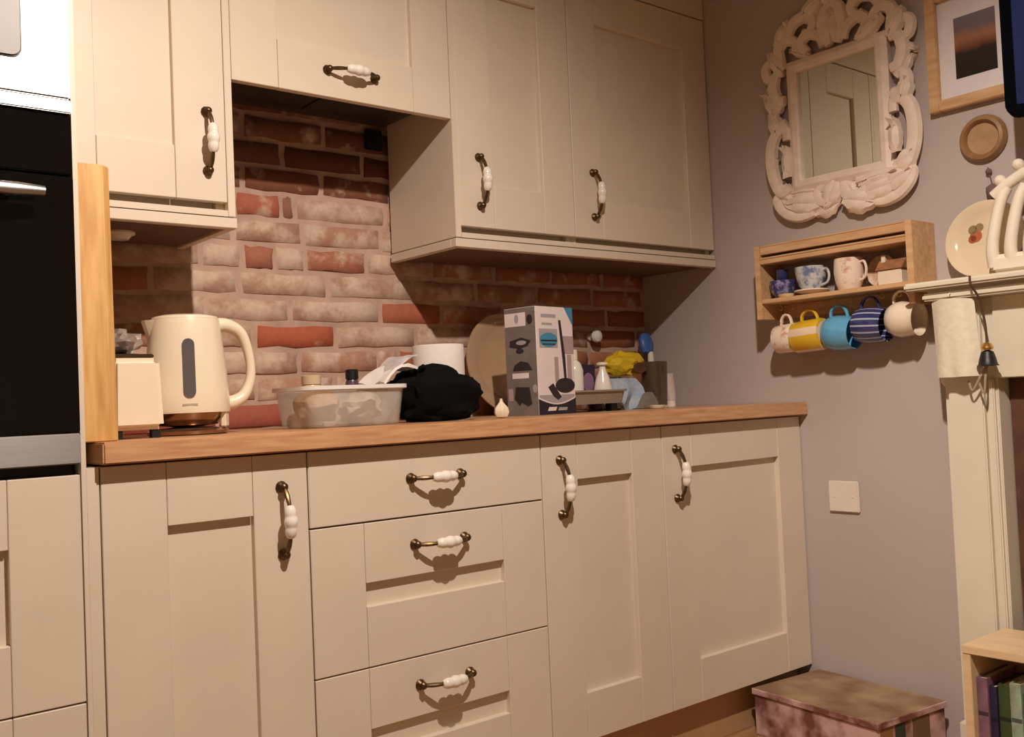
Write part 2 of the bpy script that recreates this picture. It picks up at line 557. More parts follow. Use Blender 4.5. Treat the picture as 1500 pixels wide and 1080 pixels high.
for v0, v1, o_ in ((2.272, 2.29, 0.012), (2.29, 2.31, 0.028), (2.31, 2.325, 0.045)):
    ibox(bm, -0.008, 2.014, WF - o_, WF + 0.018, v0, v1)
obj('crown', bm, CREAM, cn)
pk = thing('puck_light', 'small round white puck light under the cupboard above the kettle', 'light', (0.20, -0.14, 1.338))
lathe('lamp_body', [(0.030, 1.350), (0.034, 1.352), (0.034, 1.3562)], (0.20, -0.14, 0), WHITE, pk)
lathe('lens', [(0.004, 1.338), (0.020, 1.340), (0.028, 1.3498)], (0.20, -0.14, 0), PORC, pk)

# oven tower ------------------------------------------------------------------
tw = thing('oven_tower', 'tall cream housing unit around the black oven and microwave', 'cabinet', (-0.306, -0.3, 0.0))
bm = bmesh.new()
for a, b in ((-0.612, -0.594), (-0.0235, -0.0155)):
    ibox(bm, a, b, BF - 0.001, -0.012, ZB, 2.27)
obj('side_panel', bm, CREAM, tw)
box('filler_strip', -0.0150, 0.0045, BF, BF + 0.02, ZB, ZT, CREAM, tw)
box('back_panel', -0.593, -0.0245, -0.022, -0.012, ZB, 2.27, CREAM_IN, tw)
box('oven_shelf', -0.593, -0.0245, BF + 0.03, -0.023, 0.845, 0.8575, CREAM_IN, tw)
box('tower_plinth', -0.612, -0.0065, -0.55, -0.532, 0.0, ZB - 0.002, MATS['plinth_board'], tw)
shaker_door('drawer', tw, -0.590, -0.0255, 0.4825, 0.858, BF, -0.31, 0.80, False)
shaker_door('drawer', tw, -0.590, -0.0255, ZB, 0.4795, BF, -0.31, 0.42, False)
box('upper_filler', -0.590, -0.0255, BF, BF + 0.018, 1.90, 2.27, CREAM, tw)
ov = thing('oven', 'black glass built-in oven with steel bar handle below the microwave', 'oven', (-0.306, -0.35, 0.860))
box('cavity', -0.588, -0.028, BF + 0.03, -0.05, 0.8585, 1.455, BLACK, ov)
box('control_panel', -0.592, -0.0250, BF - 0.004, BF + 0.028, 1.362, 1.4625, BLACKG, ov, bevel=0.002)
od = box('oven_door', -0.592, -0.0250, BF - 0.010, BF + 0.026, 0.9285, 1.3575, BLACKG, ov, bevel=0.003)
bm = bmesh.new()
itube(bm, [Vector((-0.56 + 0.48 * i / 12, BF - 0.045, 1.322)) for i in range(13)], lambda q: 0.0105 if 0.01 < q < 0.99 else 0.008, 12)
for x in (-0.51, -0.13):
    itube(bm, [Vector((x, BF - 0.012, 1.322)), Vector((x, BF - 0.042, 1.322))], 0.007, 8)
obj('door_handle', bm, STEEL, od, smooth=True)
box('lower_trim', -0.592, -0.0250, BF - 0.010, BF + 0.026, 0.8765, 0.9275, STEEL, ov, bevel=0.002)
mw = thing('microwave', 'stainless steel built-in microwave above the black oven', 'microwave', (-0.306, -0.35, 1.464))
box('microwave_body', -0.588, -0.028, BF + 0.03, -0.06, 1.464, 1.88, BLACK, mw)
box('lower_trim', -0.592, -0.0250, BF - 0.012, BF + 0.028, 1.4645, 1.4865, STEEL, mw, bevel=0.002)
fr = box('door', -0.592, -0.0250, BF - 0.008, BF + 0.028, 1.4895, 1.892, STEEL, mw, bevel=0.003)


def rrect(bm, cx, cz, w, h, r, y0, y1, n=5):
    ps = []
    for sx, sz, a0 in ((1, 1, 0), (-1, 1, 90), (-1, -1, 180), (1, -1, 270)):
        for k in range(n + 1):
            a = math.radians(a0 + 90 * k / n)
            ps.append((cx + sx * (w / 2 - r) + r * math.cos(a), cz + sz * (h / 2 - r) + r * math.sin(a)))
    f = [bm.verts.new((x, y0, z)) for x, z in ps]
    b = [bm.verts.new((x, y1, z)) for x, z in ps]
    bm.faces.new(f); bm.faces.new(b)
    for i in range(len(ps)):
        bm.faces.new((f[i], f[(i + 1) % len(ps)], b[(i + 1) % len(ps)], b[i]))


bm = bmesh.new()
rrect(bm, -0.335, 1.705, 0.470, 0.318, 0.016, BF - 0.010, BF - 0.0075)
obj('window_surround', bm, BLACK, fr)
bm = bmesh.new()
rrect(bm, -0.335, 1.705, 0.465, 0.313, 0.015, BF - 0.013, BF - 0.0095)
obj('window', bm, mat('brushed_grey', (150, 146, 144), 0.5, 0.1, var=0.05, scale=5), fr)

# ------------------------------------------------------------------ things on the wall (brick)
vp = thing('wall_socket', 'small black socket plate on the brick in the shade under the bridging cupboard', 'socket', (0.943, -0.012, 1.662))
box('plate', 0.916, 0.970, -0.012, 0.000, 1.662, 1.720, BLACK, vp, bevel=0.003)
box('rocker', 0.932, 0.954, -0.016, -0.0115, 1.682, 1.704, BLACK, vp, bevel=0.002)
kn = thing('robe_hook', 'round white porcelain hook fixed to the brick behind the product box', 'hook', (1.745, -0.03, 1.13))
lathe('rosette', [(0.013, 0.0), (0.013, 0.008), (0.007, 0.012), (0.006, 0.024)], (1.745, 0.002, 1.149), WHITE, kn, 16, (0, -1, 0))
lathe('knob_cap', [(0.006, 0.0), (0.018, 0.004), (0.021, 0.012), (0.018, 0.020), (0.008, 0.025), (0.001, 0.026)], (1.745, -0.021, 1.149), PORC, kn, 20, (0, -1, 0))

# ------------------------------------------------------------------ things on the worktop
T = 0.910
# bamboo board on edge, front corner chamfered
bm = bmesh.new()
ps = [(-0.011, -0.300), (-0.011, -0.578), (0.034, -0.580), (0.050, -0.566), (0.050, -0.300)]
lo_ = [bm.verts.new((x, y, T)) for x, y in ps]
hi_ = [bm.verts.new((x - 0.003, y, 1.392)) for x, y in ps]
bm.faces.new(lo_); bm.faces.new(hi_)
for i in range(5):
    bm.faces.new((lo_[i], lo_[(i + 1) % 5], hi_[(i + 1) % 5], hi_[i]))
bo = obj('chopping_board', bm, BAMBOO, bevel=0.002)
tag(bo, 'thick bamboo chopping board standing on edge against the oven tower', 'chopping board')

# toaster
to = thing('toaster', 'cream toaster with chrome top between the bamboo board and the kettle', 'toaster', (0.112, -0.36, T))
bm = bmesh.new()
vs = ibox(bm, 0.064, 0.162, -0.49, -0.22, T + 0.016, T + 0.150)
for v in vs:
    if v.co.z > T + 0.1:
        v.co.x += -0.006 if v.co.x > 0.1 else 0.003
obj('toaster_body', bm, KETTLE, to, bevel=0.010, bseg=3)
box('top_plate', 0.072, 0.148, -0.478, -0.232, T + 0.150, T + 0.158, CHROME, to, bevel=0.002)
box('slot', 0.098, 0.124, -0.46, -0.25, T + 0.1575, T + 0.1595, BLACK, to)
for x in (0.078, 0.148):
    for y in (-0.47, -0.24):
        box('foot', x - 0.008, x + 0.008, y - 0.008, y + 0.008, T, T + 0.0165, BLACK, to)
FOIL = mat('silver_foil', (196, 186, 182), 0.3, 0.55, var=0.15, scale=40)


def crumple(name, c, size, m, parent=None, sub=3, amp=0.35, seed=1, flatbase=True, smooth=False, freq=1.0):
    """a crumpled packet or cloth: noise-displaced lump with a flat base"""
    from mathutils import noise
    bm = bmesh.new()
    bmesh.ops.create_icosphere(bm, subdivisions=sub, radius=1.0)
    off = Vector((seed * 3.17, seed * 1.31, seed * 2.07))
    for v in bm.verts:
        n = noise.noise(v.co * 1.7 * freq + off) + 0.6 * noise.noise(v.co * 3.9 * freq + off) + 0.3 * noise.noise(v.co * 8.1 * freq + off)
        d = v.co * (1 + amp * n)
        q = Vector((d.x * size[0], d.y * size[1], d.z * size[2]))
        if flatbase and q.z < -size[2] * 0.75:
            q.z = -size[2] * 0.75
        v.co = q + Vector(c)
    return obj(name, bm, m, parent, smooth=smooth)


f = crumple('foil_packet', (0.118, -0.36, 1.0935), (0.036, 0.075, 0.030), FOIL, seed=5, amp=0.45)
tag(f, 'crumpled silver foil packet lying on top of the cream toaster', 'packet')

# kettle
kx, ky = 0.247, -0.380
ke = thing('kettle', 'cream electric kettle with grey water gauge and loop handle', 'kettle', (kx, ky, T))
lathe('power_base', [(0.070, T), (0.078, T + 0.002), (0.080, T + 0.008), (0.074, T + 0.013), (0.030, T + 0.016)], (kx, ky, 0), mat('bronze_chrome', (150, 116, 88), 0.2, 0.85, var=0.1), ke, 32)
lathe('under_dish', [(0.028, T + 0.0165), (0.058, T + 0.020), (0.068, T + 0.034), (0.072, T + 0.045)], (kx, ky, 0), MATS['bronze_chrome'], ke, 32)
body = lathe('kettle_body', [(0.070, T + 0.044), (0.0825, T + 0.044), (0.0835, T + 0.050), (0.0825, T + 0.08), (0.0775, T + 0.14), (0.0715, T + 0.195), (0.0680, T + 0.226), (0.0665, T + 0.232)], (kx, ky, 0), KETTLE, ke, 40)
lathe('lid', [(0.0655, T + 0.2325), (0.0635, T + 0.237), (0.050, T + 0.2405), (0.020, T + 0.242), (0.001, T + 0.2422)], (kx, ky, 0), KETTLE, ke, 40)
for a in (182, 322, 85):     # skirt feet that carry the body over the base
    a = math.radians(a)
    dx, dy = math.cos(a), math.sin(a)
    M = Matrix.Translation((kx + dx * 0.0735, ky + dy * 0.0735, 0)) @ Matrix.Rotation(a, 4, 'Z')
    box('foot', -0.005, 0.006, -0.012, 0.012, T + 0.014, T + 0.0465, KETTLE, ke, bevel=0.002, M=M)
# spout
bm = bmesh.new()
sd = Vector((-0.97, 0.22, 0))
sp = Vector((-sd.y, sd.x, 0))
for (r0, w, z) in ((0.060, 0.030, T + 0.150), (0.0,) * 3,):
    if not w:
        continue
ring = [(0.066, 0.010, T + 0.165), (0.074, 0.020, T + 0.195), (0.083, 0.027, T + 0.225), (0.084, 0.028, T + 0.231)]
prev = None
for r, w, z in ring:
    cpt = Vector((kx, ky, 0))
    vs = [bm.verts.new(cpt + sd * 0.052 + sp * w * 1.2 + Vector((0, 0, z))), bm.verts.new(cpt + sd * (r - 0.006) + sp * w * 0.6 + Vector((0, 0, z))), bm.verts.new(cpt + sd * r + Vector((0, 0, z))),
          bm.verts.new(cpt + sd * (r - 0.006) - sp * w * 0.6 + Vector((0, 0, z))), bm.verts.new(cpt + sd * 0.052 - sp * w * 1.2 + Vector((0, 0, z)))]
    if prev:
        for i in range(4):
            bm.faces.new((prev[i], prev[i + 1], vs[i + 1], vs[i]))
        bm.faces.new((prev[4], prev[0], vs[0], vs[4]))
    else:
        bm.faces.new(vs)
    prev = vs
bm.faces.new(prev)
obj('spout', bm, KETTLE, ke, smooth=True)
tube('kettle_handle', [(kx + 0.058, ky, T + 0.222), (kx + 0.088, ky - 0.004, T + 0.222), (kx + 0.116, ky - 0.008, T + 0.204), (kx + 0.131, ky - 0.010, T + 0.160), (kx + 0.133, ky - 0.010, T + 0.115), (kx + 0.120, ky - 0.008, T + 0.080), (kx + 0.098, ky - 0.004, T + 0.064), (kx + 0.072, ky, T + 0.060)],
     lambda q: 0.0125 + 0.003 * math.cos(q * 2 * PI), KETTLE, ke, 12, 6, ((0, 1, 0), 1.15))
# gauge: a rounded strip lying on the sloping side, facing the room
gd = Vector((-0.30, -0.954, 0))
gp = Vector((0.954, -0.30, 0))
bm = bmesh.new()
for yy in (0.0035, -0.006):
    pass
outer = []
npt = 8
pr = []
for k in range(npt + 1):
    a = PI * k / npt
    pr.append((0.0115 * math.cos(a), 1.100 - 0.0115 + 0.0115 * math.sin(a)))
for k in range(npt + 1):
    a = PI + PI * k / npt
    pr.append((0.0115 * math.cos(a), 0.984 + 0.0115 + 0.0115 * math.sin(a)))
rad = lambda z: 0.0825 - (z - 0.99) * (0.011 / 0.115)
fv = [bm.verts.new(Vector((kx, ky, z)) + gd * (rad(z) + 0.0022) + gp * u) for u, z in pr]
bv = [bm.verts.new(Vector((kx, ky, z)) + gd * (rad(z) - 0.005) + gp * u) for u, z in pr]
bm.faces.new(fv); bm.faces.new(bv)
for i in range(len(pr)):
    bm.faces.new((fv[i], fv[(i + 1) % len(pr)], bv[(i + 1) % len(pr)], bv[i]))
obj('water_gauge', bm, GAUGE, ke)['label'] = 'dark grey rounded water gauge'
M = Matrix.Translation(Vector((kx, ky, 0)) + gd * 0.0815) @ Matrix.Rotation(math.atan2(gd.y, gd.x), 4, 'Z')
box('name_plate', -0.003, 0.0022, -0.014, 0.014, 0.9685, 0.972, mat('pale_grey', (176, 166, 152), 0.4), ke, M=M)

# plastic tub and what is in it
TUBM = mat('clear_plastic', (206, 200, 192), 0.25, var=0.05, alpha=0.42, scale=25)
tb = thing('plastic_tub', 'clear plastic food tub with white rim on the worktop beside the kettle', 'tub', (0.583, -0.405, T))
bm = bmesh.new()


def rr_ring(cx, cy, w, h, r, z, n=4):
    ps = []
    for sx, sy, a0 in ((1, 1, 0), (-1, 1, 90), (-1, -1, 180), (1, -1, 270)):
        for k in range(n + 1):
            a = math.radians(a0 + 90 * k / n)
            ps.append(Vector((cx + sx * (w / 2 - r) + r * math.cos(a), cy + sy * (h / 2 - r) + r * math.sin(a), z)))
    return ps


def loft(bm, rings, cap0=True, cap1=True):
    R = [[bm.verts.new(p) for p in r] for r in rings]
    n = len(R[0])
    for a, b in zip(R, R[1:]):
        for i in range(n):
            bm.faces.new((a[i], a[(i + 1) % n], b[(i + 1) % n], b[i]))
    if cap0:
        bm.faces.new(R[0])
    if cap1:
        bm.faces.new(R[-1])
    return R


loft(bm, [rr_ring(0.583, -0.405, 0.220, 0.150, 0.025, T + 0.001), rr_ring(0.583, -0.405, 0.228, 0.158, 0.028, T + 0.006), rr_ring(0.583, -0.405, 0.246, 0.175, 0.03, T + 0.082),
          rr_ring(0.583, -0.405, 0.242, 0.171, 0.03, T + 0.082), rr_ring(0.583, -0.405, 0.224, 0.154, 0.028, T + 0.008)])
obj('tub_body', bm, TUBM, tb, smooth=True)
bm = bmesh.new()
loft(bm, [rr_ring(0.583, -0.405, 0.248, 0.177, 0.03, T + 0.079), rr_ring(0.583, -0.405, 0.260, 0.189, 0.034, T + 0.081), rr_ring(0.583, -0.405, 0.260, 0.189, 0.034, T + 0.089), rr_ring(0.583, -0.405, 0.244, 0.173, 0.03, T + 0.089)], False, False)
obj('tub_rim', bm, mat('frosted_plastic', (226, 224, 222), 0.3, var=0.03), tb, smooth=True)
KRAFT = mat('kraft_paper', (196, 160, 122), 0.75, var=0.2, scale=30)
for i, (c, s, m, lb, sd_) in enumerate([((0.530, -0.400, T + 0.045), (0.044, 0.050, 0.042), KRAFT, 'crumpled tan paper bag inside the plastic tub near the kettle', 11),
                                        ((0.633, -0.405, T + 0.042), (0.044, 0.050, 0.038), mat('cellophane', (214, 196, 176), 0.2, var=0.2, scale=40), 'shiny cellophane packet inside the plastic tub beside the black bag', 12)]):
    tag(crumple('food_packet', c, s, m, seed=sd_, amp=0.3), lb, 'packet')
jr = thing('spice_jar', 'small pale yellow jar standing behind the plastic tub', 'jar', (0.585, -0.270, T))
lathe('jar_glass', [(0.024, T), (0.027, T + 0.004), (0.027, T + 0.085), (0.021, T + 0.098)], (0.585, -0.270, 0), mat('yellow_contents', (214, 186, 128), 0.35, var=0.1), jr, 20)
lathe('jar_lid', [(0.023, T + 0.0985), (0.023, T + 0.118), (0.020, T + 0.120)], (0.585, -0.270, 0), mat('beige_lid', (206, 180, 146), 0.4), jr, 20)
jr = thing('spice_jar', 'small dark purple jar behind the plastic tub next to the white packets', 'jar', (0.690, -0.275, T))
lathe('jar_glass', [(0.014, T), (0.016, T + 0.004), (0.016, T + 0.10), (0.013, T + 0.108)], (0.690, -0.275, 0), mat('plum_glass', (92, 72, 82), 0.3, var=0.15), jr, 16)
lathe('jar_lid', [(0.0155, T + 0.1085), (0.0155, T + 0.130), (0.013, T + 0.132)], (0.690, -0.275, 0), BLACK, jr, 16)


def slab(name, pts, th, m, parent=None):
    """a thin sheet bent through (x,y,z) rows: pts = list of rows, thickened"""
    bm = bmesh.new()
    g = [[bm.verts.new(p) for p in row] for row in pts]
    for a, b in zip(g, g[1:]):
        for i in range(len(a) - 1):
            bm.faces.new((a[i], a[i + 1], b[i + 1], b[i]))
    bmesh.ops.recalc_face_normals(bm, faces=bm.faces)
    bmesh.ops.solidify(bm, geom=bm.faces[:] + bm.edges[:] + bm.verts[:], thickness=th)
    return obj(name, bm, m, parent, smooth=True)


# folded white packets leaning over the tub's end
rows = []
for i in range(7):
    q = i / 6
    rows.append([(0.675 + 0.095 * q + 0.006 * math.sin(j), -0.44 + 0.026 * j, T + 0.094 + 0.044 * math.sin(q * 2.2) + 0.004 * math.sin(2 * j + i)) for j in range(5)])
s = slab('paper_packet', rows, 0.006, PAPER)
tag(s, 'folded white paper packet lying over the rim of the plastic tub', 'packet')
rows = []
for i in range(7):
    q = i / 6
    rows.append([(0.70 + 0.075 * q, -0.430 + 0.022 * j, T + 0.110 + 0.046 * math.sin(q * 1.75) + 0.003 * math.cos(2 * j + i)) for j in range(5)])
s = slab('paper_sachet', rows, 0.004, mat('grey_white_film', (206, 200, 200), 0.35, var=0.12, scale=40))
tag(s, 'greyish white sachet on top of the white paper packet', 'sachet')

# black bag
bg = thing('fabric_bag', 'crumpled black fabric bag on the worktop in front of the kitchen roll', 'bag', (0.865, -0.40, T))
from mathutils import noise as _n
bm = bmesh.new()
bmesh.ops.create_icosphere(bm, subdivisions=4, radius=1.0)
for v in bm.verts:
    d = v.co.copy()
    n = 0.20 * _n.noise(d * 2.1 + Vector((4.3, 1, 2))) + 0.12 * _n.noise(d * 4.7) + 0.05 * _n.noise(d * 11)
    k = 1 + n
    sq = lambda c, p: math.copysign(abs(c) ** p, c)
    x, y, z = sq(d.x, 0.75) * k, sq(d.y, 0.8) * k, sq(d.z, 0.72) * k
    zt = 0.070 - 0.020 * max(0, x) - 0.004 * max(0, -x)
    v.co = Vector((0.838 + x * 0.106, -0.40 + y * 0.085, max(T + 0.001, T + 0.060 + z * zt)))
obj('bag_body', bm, FABK, bg, smooth=True)
for (p0, p1, p2) in (((0.90, -0.42, 0.985), (0.935, -0.43, 0.987), (0.955, -0.44, 0.972)), ((0.92, -0.38, 0.945), (0.945, -0.39, 0.952), (0.962, -0.40, 0.940)), ((0.775, -0.42, 1.022), (0.79, -0.43, 1.038), (0.775, -0.44, 1.036))):
    tube('strap', [p0, p1, p2], lambda q: 0.012 - 0.009 * q, FABK, bg, 8, 5, ((0, 1, 0), 0.6))

# kitchen roll
kr = thing('kitchen_roll', 'white kitchen paper roll standing behind the black bag', 'paper roll', (0.972, -0.235, T))
lathe('paper', [(0.020, T), (0.066, T), (0.067, T + 0.003), (0.067, T + 0.190), (0.066, T + 0.193), (0.020, T + 0.193), (0.0195, T + 0.002)], (0.972, -0.235, 0), PAPER, kr, 36, cap=False)
lathe('cardboard_core', [(0.0195, T), (0.0195, T + 0.1935), (0.0175, T + 0.1935), (0.0175, T)], (0.972, -0.235, 0), KRAFT, kr, 20, cap=False)

# platter leaning on the brick
tilt = math.radians(9)
px_, pz_ = 1.335, T + 0.1495
M = Matrix.Translation((px_, -0.055, pz_)) @ Matrix.Rotation(math.radians(90) - tilt, 4, 'X')
bm = bmesh.new()
ilathe(bm, [(0.001, 0.006), (0.095, 0.006), (0.105, 0.010), (0.135, 0.020), (0.150, 0.022), (0.150, 0.017), (0.137, 0.014), (0.108, 0.003), (0.098, 0.0), (0.001, 0.0)], M, 44, cap=False)
pl_ = obj('platter', bm, mat('beige_glaze', (186, 154, 122), 0.18, var=0.05, coat=0.6, scale=6), smooth=True)
tag(pl_, 'large round beige glazed platter leaning on the brick behind the product box', 'platter')

# garlic
ga = thing('garlic_bulb', 'white garlic bulb on the worktop between the black bag and the box', 'garlic', (0.962, -0.500, T))
bm = bmesh.new()
M = Matrix.Translation((0.962, -0.500, T))
prof = [(0.006, 0.0), (0.014, 0.004), (0.018, 0.014), (0.016, 0.025), (0.009, 0.033), (0.004, 0.040), (0.003, 0.047)]
rings = ilathe(bm, prof, M, 24)
for rg in rings[1:5]:
    for i, v in enumerate(rg):
        c = Vector((0.962, -0.500, v.co.z))
        v.co = c + (v.co - c) * (1 + 0.08 * math.cos(i / 24 * 2 * PI * 6))
obj('bulb', bm, mat('garlic_skin', (232, 216, 190), 0.6, var=0.08, scale=30), ga, smooth=True)

# product box ------------------------------------------------------------------
bx = thing('product_box', 'tall printed cardboard box with appliance pictures on white and grey sides', 'box', (1.23, -0.34, T))
BA = math.radians(8)
BM = Matrix.Translation((1.167, -0.400, T)) @ Matrix.Rotation(BA, 4, 'Z')     # local x: along front face, local y: along left face
BW, BD, BH = 0.152, 0.110, 0.285
PW = mat('print_white', (232, 218, 218), 0.45, var=0.03)
PG = mat('print_grey', (122, 112, 108), 0.45, var=0.12, scale=20)
PD = mat('print_dark', (44, 38, 44), 0.45, var=0.15, scale=40)
PN = mat('print_navy', (34, 30, 46), 0.4, var=0.08)
PB = mat('print_blue', (64, 138, 178), 0.4, var=0.06)
PM = mat('print_mauve', (176, 152, 156), 0.45, var=0.06)
PS = mat('print_silver', (168, 162, 166), 0.45, var=0.08)
box('carton', 0.0, BW, 0.0, BD, 0.0, BH, PW, bx, bevel=0.0012, M=BM, bseg=1)


def front_patch(name, u0, u1, z0, z1, m, lift=1):
    box(name, u0, u1, -0.0004 * lift, 0.001, z0, z1, m, bx, M=BM)


def left_patch(name, v0, v1, z0, z1, m, lift=1):
    box(name, -0.0004 * lift, 0.001, v0, v1, z0, z1, m, bx, M=BM)


def poly_patch(name, pts, m, face, lift=2):
    bm = bmesh.new()
    if face == 'front':
        f0 = [bm.verts.new(BM @ Vector((u, -0.0004 * lift, z))) for u, z in pts]
        f1 = [bm.verts.new(BM @ Vector((u, 0.001, z))) for u, z in pts]
    else:
        f0 = [bm.verts.new(BM @ Vector((-0.0004 * lift, u, z))) for u, z in pts]
        f1 = [bm.verts.new(BM @ Vector((0.001, u, z))) for u, z in pts]
    bm.faces.new(f0); bm.faces.new(f1)
    n = len(pts)
    for i in range(n):
        bm.faces.new((f0[i], f0[(i + 1) % n], f1[(i + 1) % n], f1[i]))
    return obj(name, bm, m, bx)


def ell(cx, cz, a, b, n=18):
    return [(cx + a * math.cos(2 * PI * i / n), cz + b * math.sin(2 * PI * i / n)) for i in range(n)]


# front face print
front_patch('printed_line', 0.022, 0.082, 0.256, 0.265, PS)
front_patch('printed_line', 0.024, 0.066, 0.236, 0.242, PS)
front_patch('printed_panel', 0.012, 0.086, 0.176, 0.226, PS)
poly_patch('printed_picture', ell(0.050, 0.197, 0.036, 0.019), PB, 'front', 2)
front_patch('printed_line', 0.018, 0.082, 0.193, 0.197, PD, 3)
front_patch('printed_line', 0.024, 0.076, 0.184, 0.187, PD, 3)
front_patch('printed_panel', 0.108, 0.1515, 0.160, 0.208, PM)
front_patch('printed_panel', 0.070, 0.086, 0.085, 0.152, PM)
front_patch('printed_panel', 0.122, 0.140, 0.085, 0.158, PM)
poly_patch('printed_corner', [(0.118, 0.2848), (0.1518, 0.2848), (0.1518, 0.236)], PB, 'front', 2)
poly_patch('printed_picture', [(0.092, 0.250), (0.100, 0.250), (0.114, 0.150), (0.116, 0.092), (0.108, 0.092), (0.103, 0.150)], PD, 'front', 4)
poly_patch('printed_picture', ell(0.110, 0.076, 0.040, 0.020), PD, 'front', 3)
poly_patch('printed_picture', [(0.040, 0.072), (0.060, 0.082), (0.092, 0.046), (0.078, 0.038), (0.060, 0.048)], PD, 'front', 3)
poly_patch('printed_arc', [(0.004, 0.052)] + [(0.004 + 0.144 * i / 10, 0.046 - 0.016 * math.sin(PI * i / 10)) for i in range(11)] + [(0.148, 0.052)], PS, 'front', 1)
poly_patch('printed_band', [(0.0008, 0.0008), (0.1512, 0.0008), (0.1512, 0.044)] + [(0.1512 - 0.1504 * i / 10, 0.042 - 0.016 * math.sin(PI * i / 10)) for i in range(11)], PN, 'front', 2)
poly_patch('printed_logo', [(0.034, 0.010), (0.066, 0.010), (0.072, 0.020), (0.040, 0.020)], PW, 'front', 3)
poly_patch('printed_logo', [(0.076, 0.010), (0.112, 0.010), (0.116, 0.018), (0.080, 0.018)], PS, 'front', 3)
# left face print
left_patch('printed_panel', 0.0008, BD - 0.0008, 0.0008, 0.236, PG, 1)
left_patch('printed_panel', 0.0008, BD - 0.0008, 0.272, 0.284, PG, 1)
left_patch('printed_panel', 0.0008, 0.034, 0.236, 0.2722, PG, 1)
poly_patch('printed_picture', ell(0.020, 0.252, 0.010, 0.013), PD, 'left', 2)
poly_patch('printed_picture', ell(0.066, 0.256, 0.007, 0.012), PS, 'left', 2)
poly_patch('printed_picture', [(0.018, 0.196), (0.052, 0.206), (0.092, 0.198), (0.094, 0.182), (0.060, 0.176), (0.030, 0.182)], PD, 'left', 2)
poly_patch('printed_picture', ell(0.052, 0.192, 0.018, 0.006), PS, 'left', 3)
poly_patch('printed_picture', ell(0.058, 0.170, 0.014, 0.007), PD, 'left', 2)
poly_patch('printed_picture', [(0.016, 0.118), (0.030, 0.138), (0.058, 0.144), (0.080, 0.132), (0.086, 0.118)], PD, 'left', 2)
left_patch('printed_panel', 0.030, 0.088, 0.098, 0.112, PW, 2)
poly_patch('printed_picture', [(0.022, 0.030), (0.030, 0.074), (0.078, 0.076), (0.084, 0.044), (0.066, 0.026), (0.058, 0.034), (0.036, 0.024)], PD, 'left', 2)
left_patch('printed_panel', 0.088, 0.104, 0.040, 0.072, PM, 2)
poly_patch('printed_picture', ell(0.010, 0.070, 0.008, 0.011), PS, 'left', 2)

# draining tray with things in it ------------------------------------------------------------------
tr = thing('draining_tray', 'grey-beige draining tray on black feet behind the product box', 'tray', (1.43, -0.21, T))
GT = mat('taupe_plastic', (150, 138, 124), 0.45, var=0.05)
bm = bmesh.new()
loft(bm, [rr_ring(1.425, -0.235, 0.215, 0.235, 0.02, T + 0.022), rr_ring(1.425, -0.235, 0.230, 0.250, 0.025, T + 0.055), rr_ring(1.425, -0.235, 0.224, 0.244, 0.022, T + 0.055), rr_ring(1.425, -0.235, 0.208, 0.228, 0.02, T + 0.026)])
obj('tray_body', bm, GT, tr, smooth=True)
bm = bmesh.new()
loft(bm, [rr_ring(1.425, -0.235, 0.226, 0.246, 0.02, T + 0.054), rr_ring(1.425, -0.235, 0.242, 0.262, 0.028, T + 0.056), rr_ring(1.425, -0.235, 0.242, 0.262, 0.028, T + 0.061), rr_ring(1.425, -0.235, 0.222, 0.242, 0.02, T + 0.061)], False, False)
obj('tray_rim', bm, GT, tr, smooth=True)
for x in (1.345, 1.505):
    for y in (-0.325, -0.145):
        box('foot', x - 0.012, x + 0.012, y - 0.012, y + 0.012, T, T + 0.0225, BLACK, tr)
bt = thing('soap_bottle', 'plain white plastic bottle standing in the draining tray beside the box', 'bottle', (1.435, -0.25, T + 0.027))
lathe('bottle_body', [(0.022, T + 0.027), (0.026, T + 0.031), (0.026, T + 0.120), (0.020, T + 0.140), (0.010, T + 0.150)], (1.437, -0.25, 0), PORC, bt, 20)
lathe('cap', [(0.011, T + 0.1505), (0.011, T + 0.178), (0.009, T + 0.180)], (1.437, -0.25, 0), WHITE, bt, 16)
pp = thing('tea_packet', 'dark purple printed packet standing in the draining tray', 'packet', (1.497, -0.24, T + 0.027))
box('packet_body', 1.466, 1.526, -0.245, -0.215, T + 0.027, T + 0.137, mat('plum_card', (52, 38, 62), 0.4, var=0.1), pp, bevel=0.002)
bm = bmesh.new()
f0 = [bm.verts.new((1.496 + 0.022 * math.cos(2 * PI * i / 16), -0.2458, T + 0.085 + 0.028 * math.sin(2 * PI * i / 16))) for i in range(16)]
f1 = [bm.verts.new((v.co.x, -0.2445, v.co.z)) for v in f0]
bm.faces.new(f0); bm.faces.new(f1)
for i in range(16):
    bm.faces.new((f0[i], f0[(i + 1) % 16], f1[(i + 1) % 16], f1[i]))
obj('printed_picture', bm, mat('lilac_print', (142, 112, 142), 0.5, var=0.1), pp)
sp_ = thing('spray_bottle', 'white cone-shaped bottle with flat cap standing in the draining tray', 'bottle', (1.500, -0.30, T + 0.027))
lathe('bottle_body', [(0.026, T + 0.027), (0.029, T + 0.032), (0.028, T + 0.060), (0.020, T + 0.095), (0.010, T + 0.118), (0.009, T + 0.130)], (1.496, -0.305, 0), PORC, sp_, 20)
lathe('cap', [(0.010, T + 0.1305), (0.017, T + 0.133), (0.017, T + 0.139), (0.008, T + 0.141)], (1.496, -0.305, 0), WHITE, sp_, 16)

